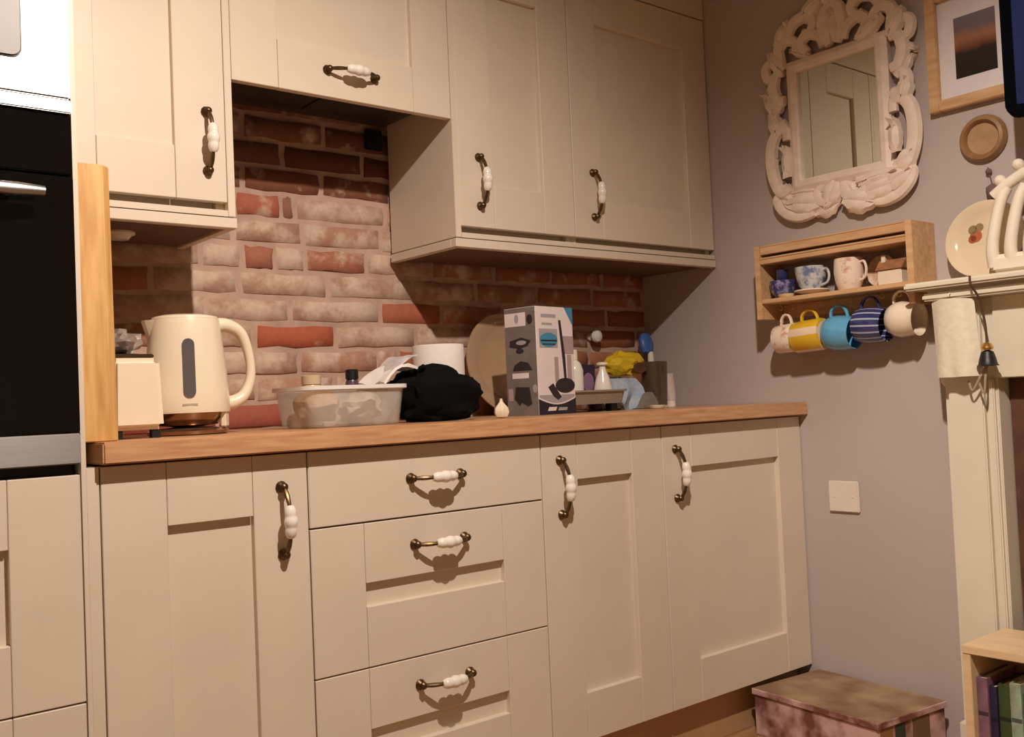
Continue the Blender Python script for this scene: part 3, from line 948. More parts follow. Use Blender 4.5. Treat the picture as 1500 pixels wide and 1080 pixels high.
# blue cloth draped over a metal jug, yellow packet, jar, tube, brush
rows = []
for i in range(9):
    q = i / 8
    row = []
    for j in range(8):
        r = j / 7
        x = 1.560 + 0.125 * r + 0.012 * math.sin(q * 5)
        z = T + 0.094 - 0.090 * q
        y = -0.255 - 0.030 * math.sin(q * PI * 0.55) + 0.012 * math.sin(r * 9 + q * 2) * (0.3 + q)
        row.append((x - 0.018 * q * (1 - r) + 0.0 * q, y, z + (0.010 * math.sin(r * 7) if i == 8 else 0) + (0.004 if i == 8 else 0)))
    rows.append(row)
c_ = slab('dish_cloth', rows, 0.004, mat('pale_blue_cloth', (178, 186, 196), 0.9, var=0.08, scale=60, bump=0.2, rgb2=(150, 172, 198)))
tag(c_, 'pale blue dish cloth hanging beside the draining tray', 'cloth')
hd = thing('steel_pot', 'small grey steel pot behind the pale blue dish cloth', 'pot', (1.62, -0.17, T))
lathe('pot_body', [(0.050, T), (0.054, T + 0.004), (0.054, T + 0.098), (0.056, T + 0.100), (0.052, T + 0.100), (0.050, T + 0.006)], (1.625, -0.175, 0), STEEL, hd, 28)
YEL = mat('yellow_wrap', (218, 184, 34), 0.35, var=0.1, scale=14)
yp = thing('snack_packet', 'bright yellow packet resting on the steel pot above the dish cloth', 'packet', (1.70, -0.15, T + 0.1))
crumple('wrapper', (1.690, -0.200, T + 0.1355), (0.080, 0.040, 0.042), YEL, yp, seed=8, amp=0.22)
bm = bmesh.new()
ps = [(1.690, T + 0.112), (1.700, T + 0.134), (1.720, T + 0.142), (1.742, T + 0.138), (1.750, T + 0.118), (1.722, T + 0.108)]
f0 = [bm.verts.new((x, -0.244 + 0.0 * z, z)) for x, z in ps]
f1 = [bm.verts.new((x, -0.222 + 0.0 * z, z)) for x, z in ps]
bm.faces.new(f0); bm.faces.new(f1)
for i in range(6):
    bm.faces.new((f0[i], f0[(i + 1) % 6], f1[(i + 1) % 6], f1[i]))
obj('printed_picture', bm, mat('brown_print', (88, 56, 36), 0.5, var=0.2, scale=50), yp)
ja = thing('glass_jar', 'tall smoky brown glass jar between the blue cloth and the white tube', 'jar', (1.80, -0.22, T))
lathe('jar_glass', [(0.034, T + 0.006), (0.038, T + 0.010), (0.041, T + 0.09), (0.043, T + 0.142), (0.041, T + 0.144), (0.037, T + 0.09), (0.033, T + 0.014)], (1.800, -0.225, 0), mat('smoky_glass', (92, 72, 60), 0.12, var=0.15, coat=0.5, alpha=0.85), ja, 28)
lathe('jar_base', [(0.036, T), (0.038, T + 0.001), (0.037, T + 0.0058)], (1.800, -0.225, 0), PORC, ja, 28)
tu = thing('cream_tube', 'slim white plastic tube upright beside the brown jar near the mauve wall', 'tube', (1.878, -0.22, T))
lathe('cap', [(0.014, T), (0.015, T + 0.001), (0.015, T + 0.020)], (1.878, -0.22, 0), WHITE, tu, 16)
bm = bmesh.new()
loft(bm, [[Vector((1.878 + a * math.cos(2 * PI * i / 16), -0.22 + b * math.sin(2 * PI * i / 16), z)) for i in range(16)] for a, b, z in ((0.016, 0.016, T + 0.0205), (0.0175, 0.015, T + 0.05), (0.019, 0.002, T + 0.102), (0.019, 0.0015, T + 0.106))])
obj('tube_body', bm, mat('soft_white', (206, 192, 184), 0.45), tu, smooth=True)
br = thing('dish_brush', 'blue dish brush with white handle standing against the brick in the corner', 'brush', (1.955, -0.075, T))
tube('brush_handle', [(1.955, -0.075, T), (1.957, -0.073, T + 0.09), (1.958, -0.068, T + 0.185)], lambda q: 0.009 + 0.003 * math.sin(q * 3), WHITE, br, 10, 5)
bm = bmesh.new()
ilathe(bm, [(0.004, 0.0), (0.024, 0.008), (0.030, 0.030), (0.028, 0.055), (0.016, 0.072), (0.002, 0.076)], Matrix.Translation((1.952, -0.064, T + 0.176)) @ Matrix.Rotation(math.radians(-12), 4, 'X'), 20, sy=0.6)
obj('brush_head', bm, mat('mid_blue_plastic', (62, 104, 176), 0.4, var=0.08), br, smooth=True)
pg = thing('scouring_pad', 'small grey triangular scouring pad leaning beside the brown jar', 'sponge', (1.70, -0.30, T))
bm = bmesh.new()
ps = [(1.640, T), (1.716, T), (1.712, T + 0.022), (1.690, T + 0.050), (1.672, T + 0.046)]
f0 = [bm.verts.new((x, -0.318, z)) for x, z in ps]
f1 = [bm.verts.new((x, -0.290, z)) for x, z in ps]
bm.faces.new(f0); bm.faces.new(f1)
for i in range(5):
    bm.faces.new((f0[i], f0[(i + 1) % 5], f1[(i + 1) % 5], f1[i]))
obj('pad', bm, mat('grey_pad', (132, 122, 112), 0.95, var=0.15, scale=60, bump=0.3), pg, bevel=0.003)
dsh = lathe('soap_dish', [(0.018, T), (0.022, T + 0.002), (0.026, T + 0.010), (0.023, T + 0.010), (0.017, T + 0.004)], (1.655, -0.365, 0), PORC, None, 24)
tag(dsh, 'tiny round white dish on the worktop in front of the brown jar', 'dish')

# ------------------------------------------------------------------ right wall: mirror
mr = thing('wall_mirror', 'small rectangular mirror in an ornate white carved scroll frame', 'mirror', (W - 0.02, -0.79, 1.43))
YC, ZC = -0.790, 1.720
P3 = lambda u, v, d=0.0: Vector((W - 0.006 - d, YC - 0.004 - u * (1.0 if abs(u) < 0.17 else (0.17 + (abs(u) - 0.17) * 0.82) / abs(u)), ZC + v))          # u to the right as seen, v up, d proud of the wall
gw, gh = 0.125, 0.159
bm = bmesh.new()
vs = [bm.verts.new(P3(u, v, 0.012)) for u, v in ((-gw, -gh), (gw, -gh), (gw, gh), (-gw, gh))]
bm.faces.new(vs)
r = bmesh.ops.extrude_face_region(bm, geom=bm.faces[:])
for v in r['geom']:
    if isinstance(v, bmesh.types.BMVert):
        v.co.x += 0.004
obj('glass', bm, MIRG, mr)
# rectangular moulding, mitred
bm = bmesh.new()
prof = [(0.0, 0.010), (0.0, 0.022), (0.006, 0.026), (0.020, 0.027), (0.030, 0.022), (0.036, 0.018), (0.036, 0.0), (0.0, 0.0)]
R0 = []
for su, sv in ((-1, -1), (1, -1), (1, 1), (-1, 1)):
    R0.append([bm.verts.new(P3(su * (gw + o_), sv * (gh + o_), d_)) for o_, d_ in prof])
for a in range(4):
    A, B = R0[a], R0[(a + 1) % 4]
    for i in range(len(prof)):
        j = (i + 1) % len(prof)
        bm.faces.new((A[i], A[j], B[j], B[i]))
obj('inner_frame', bm, MIRW, mr)


def scroll(pts, r0, r1=None, depth=0.018, fl=0.8, both=True):
    r1 = r1 if r1 is not None else r0
    for s in ((1, -1) if both else (1,)):
        bm = bmesh.new()
        P = catmull([P3(u * s, v, depth) for u, v in pts], 6)
        itube(bm, P, lambda q: (r0 + (r1 - r0) * q) * (1.1 + 0.5 * math.sin(PI * min(1, q * 1.1))), 8, ((1, 0, 0), fl))
        obj('scroll', bm, MIRW, mr, smooth=True)


def leaf(cu, cv, ang, L, wd, both=True):
    for s in ((1, -1) if both else (1,)):
        bm = bmesh.new()
        ca, sa = math.cos(ang), math.sin(ang)
        rows = []
        for i in range(9):
            q = i / 8
            half = wd * math.sin(PI * (0.08 + 0.9 * q)) * (1 + 0.18 * math.cos(q * 22))
            row = []
            for j in range(7):
                e = j / 3 - 1
                a_, b_ = (q - 0.5) * L, e * half
                dd = 0.012 + 0.016 * (1 - e * e) * math.sin(PI * (0.1 + 0.85 * q)) - (0.006 if j == 3 else 0) + (0.003 if j in (1, 5) else 0)
                row.append(bm.verts.new(P3((cu + a_ * ca - b_ * sa) * s, cv + a_ * sa + b_ * ca, dd)))
            rows.append(row)
        for a, b in zip(rows, rows[1:]):
            for j in range(6):
                bm.faces.new((a[j], a[j + 1], b[j + 1], b[j]))
        bmesh.ops.recalc_face_normals(bm, faces=bm.faces)
        bmesh.ops.solidify(bm, geom=bm.faces[:] + bm.edges[:] + bm.verts[:], thickness=0.010)
        obj('carved_leaf', bm, MIRW, mr, smooth=True)


# sides
scroll([(0.165, -0.175), (0.205, -0.185), (0.232, -0.140), (0.240, -0.085), (0.230, -0.030), (0.200, 0.000), (0.172, -0.006), (0.170, -0.034)], 0.014, 0.013)
scroll([(0.168, 0.020), (0.205, 0.010), (0.222, 0.045), (0.206, 0.070), (0.185, 0.060)], 0.014, 0.011)
scroll([(0.170, 0.085), (0.200, 0.092), (0.215, 0.130), (0.200, 0.168), (0.170, 0.172)], 0.014, 0.012)
scroll([(0.200, 0.160), (0.236, 0.165), (0.246, 0.195), (0.225, 0.212), (0.206, 0.200)], 0.012, 0.009)
leaf(0.228, 0.085, 1.0, 0.060, 0.014)
leaf(0.235, 0.130, -0.5, 0.050, 0.013)
leaf(0.172, -0.10, 1.57, 0.080, 0.012)
leaf(0.205, -0.172, 0.7, 0.075, 0.024)
leaf(0.215, 0.020, 1.2, 0.060, 0.020)
leaf(0.196, 0.205, 0.9, 0.075, 0.020)
# bottom: two big shells either side of a central notch, wing leaves towards the corners
scroll([(0.010, -0.192), (0.014, -0.225), (0.045, -0.240), (0.075, -0.225), (0.072, -0.200), (0.050, -0.198)], 0.014, 0.010)
leaf(0.055, -0.255, -0.25, 0.095, 0.030)
leaf(0.030, -0.222, -1.1, 0.070, 0.026)
leaf(0.125, -0.232, 0.15, 0.110, 0.028)
leaf(0.180, -0.215, 0.45, 0.090, 0.026)
leaf(0.120, -0.200, 0.1, 0.120, 0.016)
scroll([(0.09, -0.262), (0.130, -0.268), (0.175, -0.256), (0.215, -0.228), (0.228, -0.200), (0.210, -0.190)], 0.012, 0.009)
# crest
scroll([(0.175, 0.195), (0.185, 0.240), (0.155, 0.262), (0.125, 0.245), (0.130, 0.220)], 0.014, 0.010)
scroll([(0.150, 0.262), (0.130, 0.300), (0.090, 0.312), (0.062, 0.290), (0.075, 0.262), (0.098, 0.268)], 0.014, 0.010)
scroll([(0.085, 0.205), (0.105, 0.235), (0.080, 0.258), (0.045, 0.240), (0.035, 0.208)], 0.012, 0.011)
scroll([(0.080, 0.315), (0.055, 0.345), (0.018, 0.352), (0.000, 0.325)], 0.014, 0.012)
scroll([(0.012, 0.205), (0.030, 0.255), (0.024, 0.300), (0.004, 0.322)], 0.012, 0.014)
leaf(0.115, 0.215, 0.5, 0.080, 0.016)
leaf(0.060, 0.330, 2.6, 0.075, 0.020)
leaf(0.165, 0.285, 2.3, 0.060, 0.015)
leaf(0.0, 0.255, 1.57, 0.085, 0.016, both=False)
leaf(0.0, 0.350, 1.57, 0.060, 0.026, both=False)

# socket plate
so = thing('switch_plate', 'square white blank plate on the mauve wall beside the base cupboards', 'switch', (W - 0.005, -0.737, 0.592))
box('plate', W - 0.010, W - 0.0005, -0.785, -0.690, 0.592, 0.681, mat('switch_white', (226, 214, 200), 0.4, var=0.02), so, bevel=0.003)
for y in (-0.766, -0.709):
    lathe('screw', [(0.0035, 0.0), (0.003, 0.0012)], (W - 0.010, y, 0.6365), MATS['switch_white'], so, 10, (-1, 0, 0))

# mug rack ------------------------------------------------------------------
RX0 = W - 0.120
rk = thing('mug_rack', 'pine wall rack with cup shelf and hooks for hanging mugs', 'rack', (W - 0.06, -0.80, 1.156))
for y0, y1 in ((-0.572, -0.554), (-1.046, -1.028)):
    box('side_panel', RX0, W - 0.0005, y0, y1, 1.156, 1.372, PINE, rk, bevel=0.0015)
box('top_shelf', RX0 + 0.002, W - 0.022, -1.0275, -0.5725, 1.318, 1.331, PINE, rk, bevel=0.001)
box('front_rail', RX0 + 0.001, RX0 + 0.011, -1.0275, -0.5725, 1.3315, 1.337, PINE, rk, bevel=0.001)
box('back_rail', W - 0.018, W - 0.001, -1.0275, -0.5725, 1.318, 1.372, PINE, rk, bevel=0.001)
box('upper_rail', RX0 + 0.006, RX0 + 0.020, -1.0275, -0.5725, 1.346, 1.3675, PINE, rk, bevel=0.001)
box('shade_board', RX0 + 0.006, W - 0.0185, -1.0275, -0.5725, 1.3678, 1.3725, PINE, rk, bevel=0.001)  # unseen board added to keep lamp light out of the slit below
box('lower_shelf', RX0 + 0.002, W - 0.001, -1.0275, -0.5725, 1.202, 1.2145, PINE, rk, bevel=0.001)
box('hook_rail', W - 0.016, W - 0.001, -1.0275, -0.5725, 1.160, 1.2015, PINE, rk, bevel=0.001)
MX = W - 0.068
for y in (-0.602, -0.640, -0.690, -0.735, -0.782, -0.829, -0.880, -0.925, -0.975, -1.005):
    tube('hook', [(MX, y, 1.2018), (MX, y, 1.196), (MX, y - 0.006, 1.187), (MX, y, 1.182), (MX, y + 0.007, 1.187)], 0.0017, mat('brass', (206, 164, 92), 0.3, 0.9), rk, 6, 4)


def mug(label, yc, zc, r, L, m, handle_m, prof=None, openp=1, matf=None, tiltx=0.0, group='mugs hanging under the pine rack'):
    """mug hung by its handle: axis along the wall, handle upwards"""
    t = thing('hanging_mug', label, 'mug', (MX, yc, zc - r), group)
    ax = Vector((0.0, openp, -0.06)).normalized()
    prof = prof or [(0.8, 0.0), (0.94, 0.02), (1.0, 0.08), (1.0, 0.5), (1.0, 0.97), (0.98, 1.0), (0.92, 0.98), (0.92, 0.1), (0.75, 0.06)]
    P = [(a * r, (b - 0.5) * L) for a, b in prof]
    lathe('mug_body', P, (MX, yc, zc), m, t, 64, ax, matf=matf)
    top = zc + r
    h = [(MX, yc + L * 0.30, top - 0.004), (MX, yc + L * 0.28, top + 0.014), (MX, yc + L * 0.10, top + 0.027), (MX, yc - L * 0.12, top + 0.024), (MX, yc - L * 0.24, top + 0.010), (MX, yc - L * 0.28, top - 0.006)]
    tube('mug_handle', h, 0.0042, handle_m, t, 8, 5, ((1, 0, 0), 1.5))
    return t


IVORY = mat('ivory_glaze', (236, 218, 196), 0.12, var=0.03, coat=0.5)
MYEL = mat('yellow_glaze', (222, 178, 44), 0.18, var=0.05, coat=0.4)
MWHT = mat('white_glaze', (232, 206, 180), 0.15, var=0.03, coat=0.4)
MBLU = mat('sky_blue_glaze', (96, 168, 208), 0.15, var=0.03, coat=0.5)
MNAV = mat('navy_glaze', (50, 56, 104), 0.15, var=0.06, coat=0.5)
MPAL = mat('pale_stripe_glaze', (168, 172, 196), 0.2, var=0.04)
FLOR = mat('floral_glaze', (238, 218, 200), 0.15, scale=46, rgb2=(196, 138, 120), lo=0.55, hi=0.70, coat=0.4)
mug('white mug with faint floral print hanging first from the cupboard side', -0.620, 1.098, 0.042, 0.062, FLOR, FLOR, openp=1)
mug('yellow and white striped mug hanging between white and blue mugs', -0.699, 1.100, 0.046, 0.092, [MYEL, MWHT], MYEL, openp=1, matf=lambda k, i: 1 if i % 16 < 5 else 0)
mug('plain sky-blue rounded mug hanging under the pine rack', -0.794, 1.100, 0.049, 0.090, MBLU, MBLU, [(0.62, 0.0), (0.82, 0.06), (0.96, 0.22), (1.0, 0.45), (0.98, 0.70), (0.92, 0.90), (0.90, 1.0), (0.85, 0.98), (0.86, 0.6), (0.7, 0.1)], openp=-1)
mug('navy mug with thin white stripes hanging under the pine rack', -0.890, 1.113, 0.049, 0.090, [MNAV, MPAL], MNAV, [(0.70, 0.0), (0.88, 0.06), (0.98, 0.25), (1.0, 0.5), (0.98, 0.75), (0.93, 0.95), (0.91, 1.0), (0.86, 0.98), (0.86, 0.6), (0.7, 0.1)], openp=-1, matf=lambda k, i: 1 if i % 4 == 0 else 0)
mug('cream tea mug with rounded belly hanging last, beside the mantel', -0.984, 1.121, 0.048, 0.086, IVORY, IVORY, [(0.55, 0.0), (0.78, 0.08), (0.96, 0.28), (1.0, 0.48), (0.92, 0.74), (0.86, 0.90), (0.92, 1.0), (0.87, 0.98), (0.80, 0.88), (0.85, 0.5), (0.6, 0.1)], openp=-1)

# crockery on the rack's shelf
SZ = 1.2146
SXX = W - 0.072


def cup(name, label, y, r, h, mats, parts, prof, matf=None, hdl=True, z=SZ, cat='cup'):
    t = thing(name, label, cat, (SXX, y, z))
    lathe('cup_body', [(a * r, z + b * h) for a, b in prof], (SXX, y, 0), mats, t, 28, matf=matf)
    if hdl:
        hy = y - r * 0.86
        tube('cup_handle', [(SXX - 0.002, hy + 0.004, z + h * 0.82), (SXX - 0.006, hy - 0.016, z + h * 0.85), (SXX - 0.008, hy - 0.024, z + h * 0.6), (SXX - 0.006, hy - 0.016, z + h * 0.34), (SXX - 0.002, hy + 0.008, z + h * 0.26)], 0.0036, parts, t, 8, 5)
    return t


NAVP = mat('blue_print_glaze', (62, 64, 112), 0.2, scale=60, rgb2=(150, 150, 186), lo=0.5, hi=0.66, coat=0.3)
BLWH = mat('willow_glaze', (206, 206, 206), 0.15, scale=44, rgb2=(106, 124, 158), lo=0.48, hi=0.62, coat=0.4)
CUPP = [(0.45, 0.0), (0.5, 0.03), (0.52, 0.08), (0.78, 0.32), (0.93, 0.66), (1.0, 1.0), (0.96, 0.99), (0.88, 0.66), (0.5, 0.16)]
cup('tea_bowl', 'dark blue patterned bowl at the cupboard end of the rack shelf', -0.6155, 0.038, 0.052, NAVP, NAVP, [(0.5, 0.0), (0.55, 0.05), (0.9, 0.4), (1.0, 1.0), (0.95, 0.98), (0.84, 0.45), (0.4, 0.15)], hdl=False, cat='bowl')
ft = thing('egg_cup', 'small dark navy egg cup standing inside the blue bowl', 'egg cup', (SXX, -0.6155, SZ + 0.0095))
lathe('cup_body', [(0.013, SZ + 0.0095), (0.014, SZ + 0.014), (0.006, SZ + 0.024), (0.006, SZ + 0.046), (0.016, SZ + 0.058), (0.018, SZ + 0.084), (0.016, SZ + 0.084), (0.012, SZ + 0.062)], (SXX, -0.6155, 0), MNAV, ft, 20)
sa = lathe('saucer', [(0.022, SZ), (0.028, SZ + 0.003), (0.050, SZ + 0.012), (0.049, SZ + 0.015), (0.026, SZ + 0.006), (0.002, SZ + 0.006)], (SXX, -0.712, 0), IVORY, None, 32)
tag(sa, 'cream saucer under the blue and white teacup on the rack', 'saucer')
cup('teacup', 'blue and white patterned teacup on a saucer in the rack', -0.712, 0.046, 0.074, BLWH, BLWH, CUPP, z=SZ + 0.0062)
cup('shelf_mug', 'pale pink floral mug in the middle of the rack shelf', -0.832, 0.040, 0.088, FLOR, FLOR, [(0.70, 0.0), (0.76, 0.03), (0.92, 0.25), (1.0, 0.55), (0.98, 0.85), (0.94, 1.0), (0.90, 0.99), (0.92, 0.6), (0.6, 0.08)], cat='mug')
ch = thing('ornament_cottage', 'small white china cottage ornament at the mantel end of the rack shelf', 'ornament', (SXX, -0.966, SZ))
box('cottage_walls', SXX - 0.022, SXX + 0.020, -0.998, -0.930, SZ, SZ + 0.040, IVORY, ch, bevel=0.002)
bm = bmesh.new()
for y0, y1 in ((-1.002, -0.926),):
    a = [bm.verts.new((x, y0, z)) for x, z in ((SXX - 0.027, SZ + 0.0405), (SXX + 0.025, SZ + 0.0405), (SXX - 0.001, SZ + 0.068))]
    b = [bm.verts.new((x, y1, z)) for x, z in ((SXX - 0.027, SZ + 0.0405), (SXX + 0.025, SZ + 0.0405), (SXX - 0.001, SZ + 0.068))]
    bm.faces.new(a); bm.faces.new(b)
    for i in range(3):
        bm.faces.new((a[i], a[(i + 1) % 3], b[(i + 1) % 3], b[i]))
obj('cottage_roof', bm, mat('thatch_glaze', (156, 108, 78), 0.4, var=0.2, scale=50), ch)
box('chimney', SXX - 0.006, SXX + 0.006, -0.945, -0.934, SZ + 0.055, SZ + 0.080, IVORY, ch)
ds = lathe('butter_dish', [(0.020, SZ), (0.024, SZ + 0.003), (0.027, SZ + 0.010), (0.024, SZ + 0.010), (0.018, SZ + 0.004)], (RX0 + 0.032, -0.640, 0), mat('pale_yellow_glaze', (236, 214, 160), 0.2), None, 20)
tag(ds, 'tiny pale yellow dish at the front of the rack shelf', 'dish')
sp2 = thing('standing_plate', 'small brown china plate propped behind the pink mug in the rack', 'plate', (W - 0.03, -0.905, SZ))
bm = bmesh.new()
ilathe(bm, [(0.001, 0.004), (0.028, 0.004), (0.044, 0.009), (0.045, 0.006), (0.028, 0.0), (0.001, 0.0)], Matrix.Translation((W - 0.022, -0.905, SZ + 0.046)) @ Matrix.Rotation(math.radians(-80), 4, 'Y'), 28, cap=False)
obj('plate_body', bm, mat('brown_china', (188, 146, 116), 0.25, scale=50, rgb2=(222, 196, 170)), sp2, smooth=True)

# framed picture ------------------------------------------------------------------
pf = thing('framed_picture', 'wood-framed sunset photograph with white mount beside the mirror', 'picture', (W - 0.01, -1.185, 1.652))
fy0, fy1, fz0, fz1, fw = -1.310, -1.064, 1.655, 1.968, 0.028
for (a, b, c, d_) in ((fy1 - fw, fy1, fz0, fz1), (fy0, fy0 + fw, fz0, fz1), (fy0 + fw, fy1 - fw, fz1 - fw, fz1), (fy0 + fw, fy1 - fw, fz0, fz0 + fw)):
    box('frame_bar', W - 0.026, W - 0.0005, a, b, c, d_, PINE, pf, bevel=0.002)
box('mount', W - 0.012, W - 0.006, fy0 + fw, fy1 - fw, fz0 + fw, fz1 - fw, mat('mount_card', (226, 218, 220), 0.8, var=0.02), pf)


def sunset():
    m = bpy.data.materials.new('sunset_print')
    m.use_nodes = True
    nt = m.node_tree
    b = nt.nodes['Principled BSDF']
    b.inputs['Roughness'].default_value = 0.35
    tc = nt.nodes.new('ShaderNodeTexCoord')
    sx = nt.nodes.new('ShaderNodeSeparateXYZ')
    nz = nt.nodes.new('ShaderNodeTexNoise'); nz.inputs['Scale'].default_value = 18
    nt.links.new(tc.outputs['Object'], nz.inputs['Vector'])
    nt.links.new(tc.outputs['Object'], sx.inputs[0])
    ma = nt.nodes.new('ShaderNodeMath'); ma.operation = 'MULTIPLY_ADD'; ma.inputs[1].default_value = 1 / 0.158
    ad = nt.nodes.new('ShaderNodeMath'); ad.operation = 'MULTIPLY_ADD'; ad.inputs[1].default_value = 0.16; ad.inputs[2].default_value = -0.08
    nt.links.new(nz.outputs[0], ad.inputs[0])
    nt.links.new(sx.outputs[2], ma.inputs[0]); nt.links.new(ad.outputs[0], ma.inputs[2])
    rp = nt.nodes.new('ShaderNodeValToRGB')
    el = rp.color_ramp.elements
    el[0].position = 0.0; el[0].color = srgb(30, 24, 18)
    el[1].position = 1.0; el[1].color = srgb(120, 108, 122)
    for p, c in ((0.38, (40, 32, 24)), (0.46, (116, 70, 52)), (0.62, (158, 108, 80)), (0.80, (112, 98, 104))):
        e = el.new(p); e.color = srgb(*c)
    nt.links.new(ma.outputs[0], rp.inputs[0])
    nt.links.new(rp.outputs[0], b.inputs['Base Color'])
    return m


box('photograph', W - 0.0126, W - 0.0115, -1.240, -1.134, 1.729, 1.887, sunset(), pf)

# round wooden dish hung on the wall and the tassel below
rd = thing('wooden_ring', 'round turned wooden dish hung on the wall below the framed picture', 'dish', (W - 0.015, -1.191, 1.505))
lathe('rim', [(0.040, 0.004), (0.042, 0.016), (0.046, 0.022), (0.054, 0.020), (0.059, 0.012), (0.060, 0.004), (0.057, 0.0), (0.040, 0.0)], (W - 0.001, -1.191, 1.563), mat('turned_wood', (150, 112, 74), 0.4, var=0.15, scale=30), rd, 40, (-1, 0, 0), cap=False)
lathe('well', [(0.001, 0.0), (0.0405, 0.0), (0.0405, 0.008), (0.001, 0.006)], (W - 0.001, -1.191, 1.563), mat('pale_turned_wood', (176, 140, 104), 0.45, var=0.1, scale=30), rd, 32, (-1, 0, 0), cap=False)
ts = thing('hanging_charm', 'little dusky purple charm hanging below the wooden dish', 'ornament', (W - 0.01, -1.21, 1.40))
tube('cord', [(W - 0.006, -1.197, 1.488), (W - 0.008, -1.203, 1.462), (W - 0.010, -1.208, 1.440)], 0.0015, mat('dusky_cord', (120, 92, 92), 0.8), ts, 6, 4)
crumple('charm', (W - 0.016, -1.210, 1.424), (0.010, 0.017, 0.020), mat('dusky_felt', (122, 94, 92), 0.9, var=0.15), ts, sub=2, amp=0.2, seed=3, flatbase=False, smooth=True)
ball('bead', (W - 0.009, -1.200, 1.476), 0.008, MATS['dusky_felt'], ts)

# fire surround ------------------------------------------------------------------
fs = thing('fire_surround', 'cream painted fire surround with moulded mantel shelf', 'fireplace', (W - 0.08, -1.72, 0.0))
FY0, FY1 = -2.37, -1.075      # outer faces of the jambs
box('mantel_shelf', W - 0.160, W - 0.001, FY0 - 0.04, -1.036, 1.185, 1.203, SURR, fs, bevel=0.005, bseg=3)
box('shelf_moulding', W - 0.138, W - 0.001, FY0 - 0.005, -1.072, 1.156, 1.1745, SURR, fs, bevel=0.005, bseg=3)
box('shelf_neck', W - 0.120, W - 0.001, FY0 + 0.005, -1.080, 1.1745, 1.185, SURR, fs)
box('frieze', W - 0.085, W - 0.001, FY0 + 0.12, -1.222, 0.955, 1.156, SURR, fs, bevel=0.002)
for a, b in ((-1.222, -1.088), (FY0 + 0.013, FY0 + 0.147)):
    box('jamb', W - 0.075, W - 0.001, a, b, 0.0, 1.156, SURR, fs, bevel=0.002)
    box('jamb_strip', W - 0.092, W - 0.0755, a + 0.030, b - 0.016, 0.10, 1.156, SURR, fs, bevel=0.003)
    box('jamb_bead', W - 0.086, W - 0.0755, a + 0.006, a + 0.020, 0.10, 0.954, SURR, fs, bevel=0.003)
    box('jamb_block', W - 0.100, W - 0.0755, a, b, 0.0, 0.099, SURR, fs, bevel=0.003)
box('fire_back', W - 0.020, W - 0.001, FY0 + 0.15, -1.225, 0.0, 0.954, mat('hearth_brown', (92, 58, 44), 0.8, var=0.2, scale=14), fs)

# plate and rack on the mantel
MZ = 1.2032
cp = thing('dinner_plate', 'cream china plate with terracotta flower leaning on the wall above the mantel', 'plate', (W - 0.05, -1.185, MZ))
M = Matrix.Translation((W - 0.034, -1.198, MZ + 0.0975)) @ Matrix.Rotation(math.radians(-80), 4, 'Y')
bm = bmesh.new()
ilathe(bm, [(0.001, 0.006), (0.066, 0.006), (0.074, 0.010), (0.094, 0.018), (0.099, 0.018), (0.099, 0.014), (0.076, 0.003), (0.068, 0.0), (0.001, 0.0)], M, 40, cap=False)
obj('plate_body', bm, mat('cream_china', (226, 206, 176), 0.1, var=0.03, coat=0.6), cp, smooth=True)
for (u, v, a, c) in ((-0.012, 0.026, 0.016, (184, 104, 66)), (-0.006, 0.034, 0.011, (170, 92, 58)), (-0.030, 0.034, 0.012, (138, 124, 84)), (-0.034, 0.018, 0.011, (150, 128, 88))):
    bm = bmesh.new()
    ilathe(bm, [(a, 0.0055), (a, 0.0066), (a * 0.9, 0.0068)], M @ Matrix.Translation((u * -1.0, v, 0)), 14)
    obj('painted_flower', bm, mat('flower_%d_%d' % (c[0], c[1]), c, 0.3, var=0.1, scale=60), cp)
wr = thing('letter_rack', 'white ribbed stand with round finials on the mantel in front of the plate', 'rack', (W - 0.10, -1.33, MZ))
RXF = W - 0.105
box('rack_base', RXF - 0.030, RXF + 0.035, -1.46, -1.245, MZ, MZ + 0.046, WHITE, wr, bevel=0.010, bseg=3)
for i in range(5):
    y = -1.262 - 0.043 * i
    tube('rib', [(RXF - 0.014, y + 0.010, MZ + 0.018), (RXF - 0.018, y + 0.012, MZ + 0.060), (RXF - 0.012, y + 0.004, MZ + 0.120), (RXF - 0.004, y - 0.008, MZ + 0.175), (RXF + 0.002, y - 0.022, MZ + 0.205)], lambda q: 0.0155 - 0.003 * q, WHITE, wr, 10, 5)
tube('top_rail', [(RXF + 0.0, -1.252, MZ + 0.190), (RXF + 0.004, -1.300, MZ + 0.222), (RXF + 0.006, -1.36, MZ + 0.244), (RXF + 0.004, -1.42, MZ + 0.236), (RXF + 0.0, -1.475, MZ + 0.200)], 0.014, WHITE, wr, 10, 6)
for y, z in ((-1.268, MZ + 0.222), (-1.312, MZ + 0.252), (-1.36, MZ + 0.268)):
    ball('finial', (RXF + 0.004, y, z + 0.004), 0.0145, WHITE, wr)

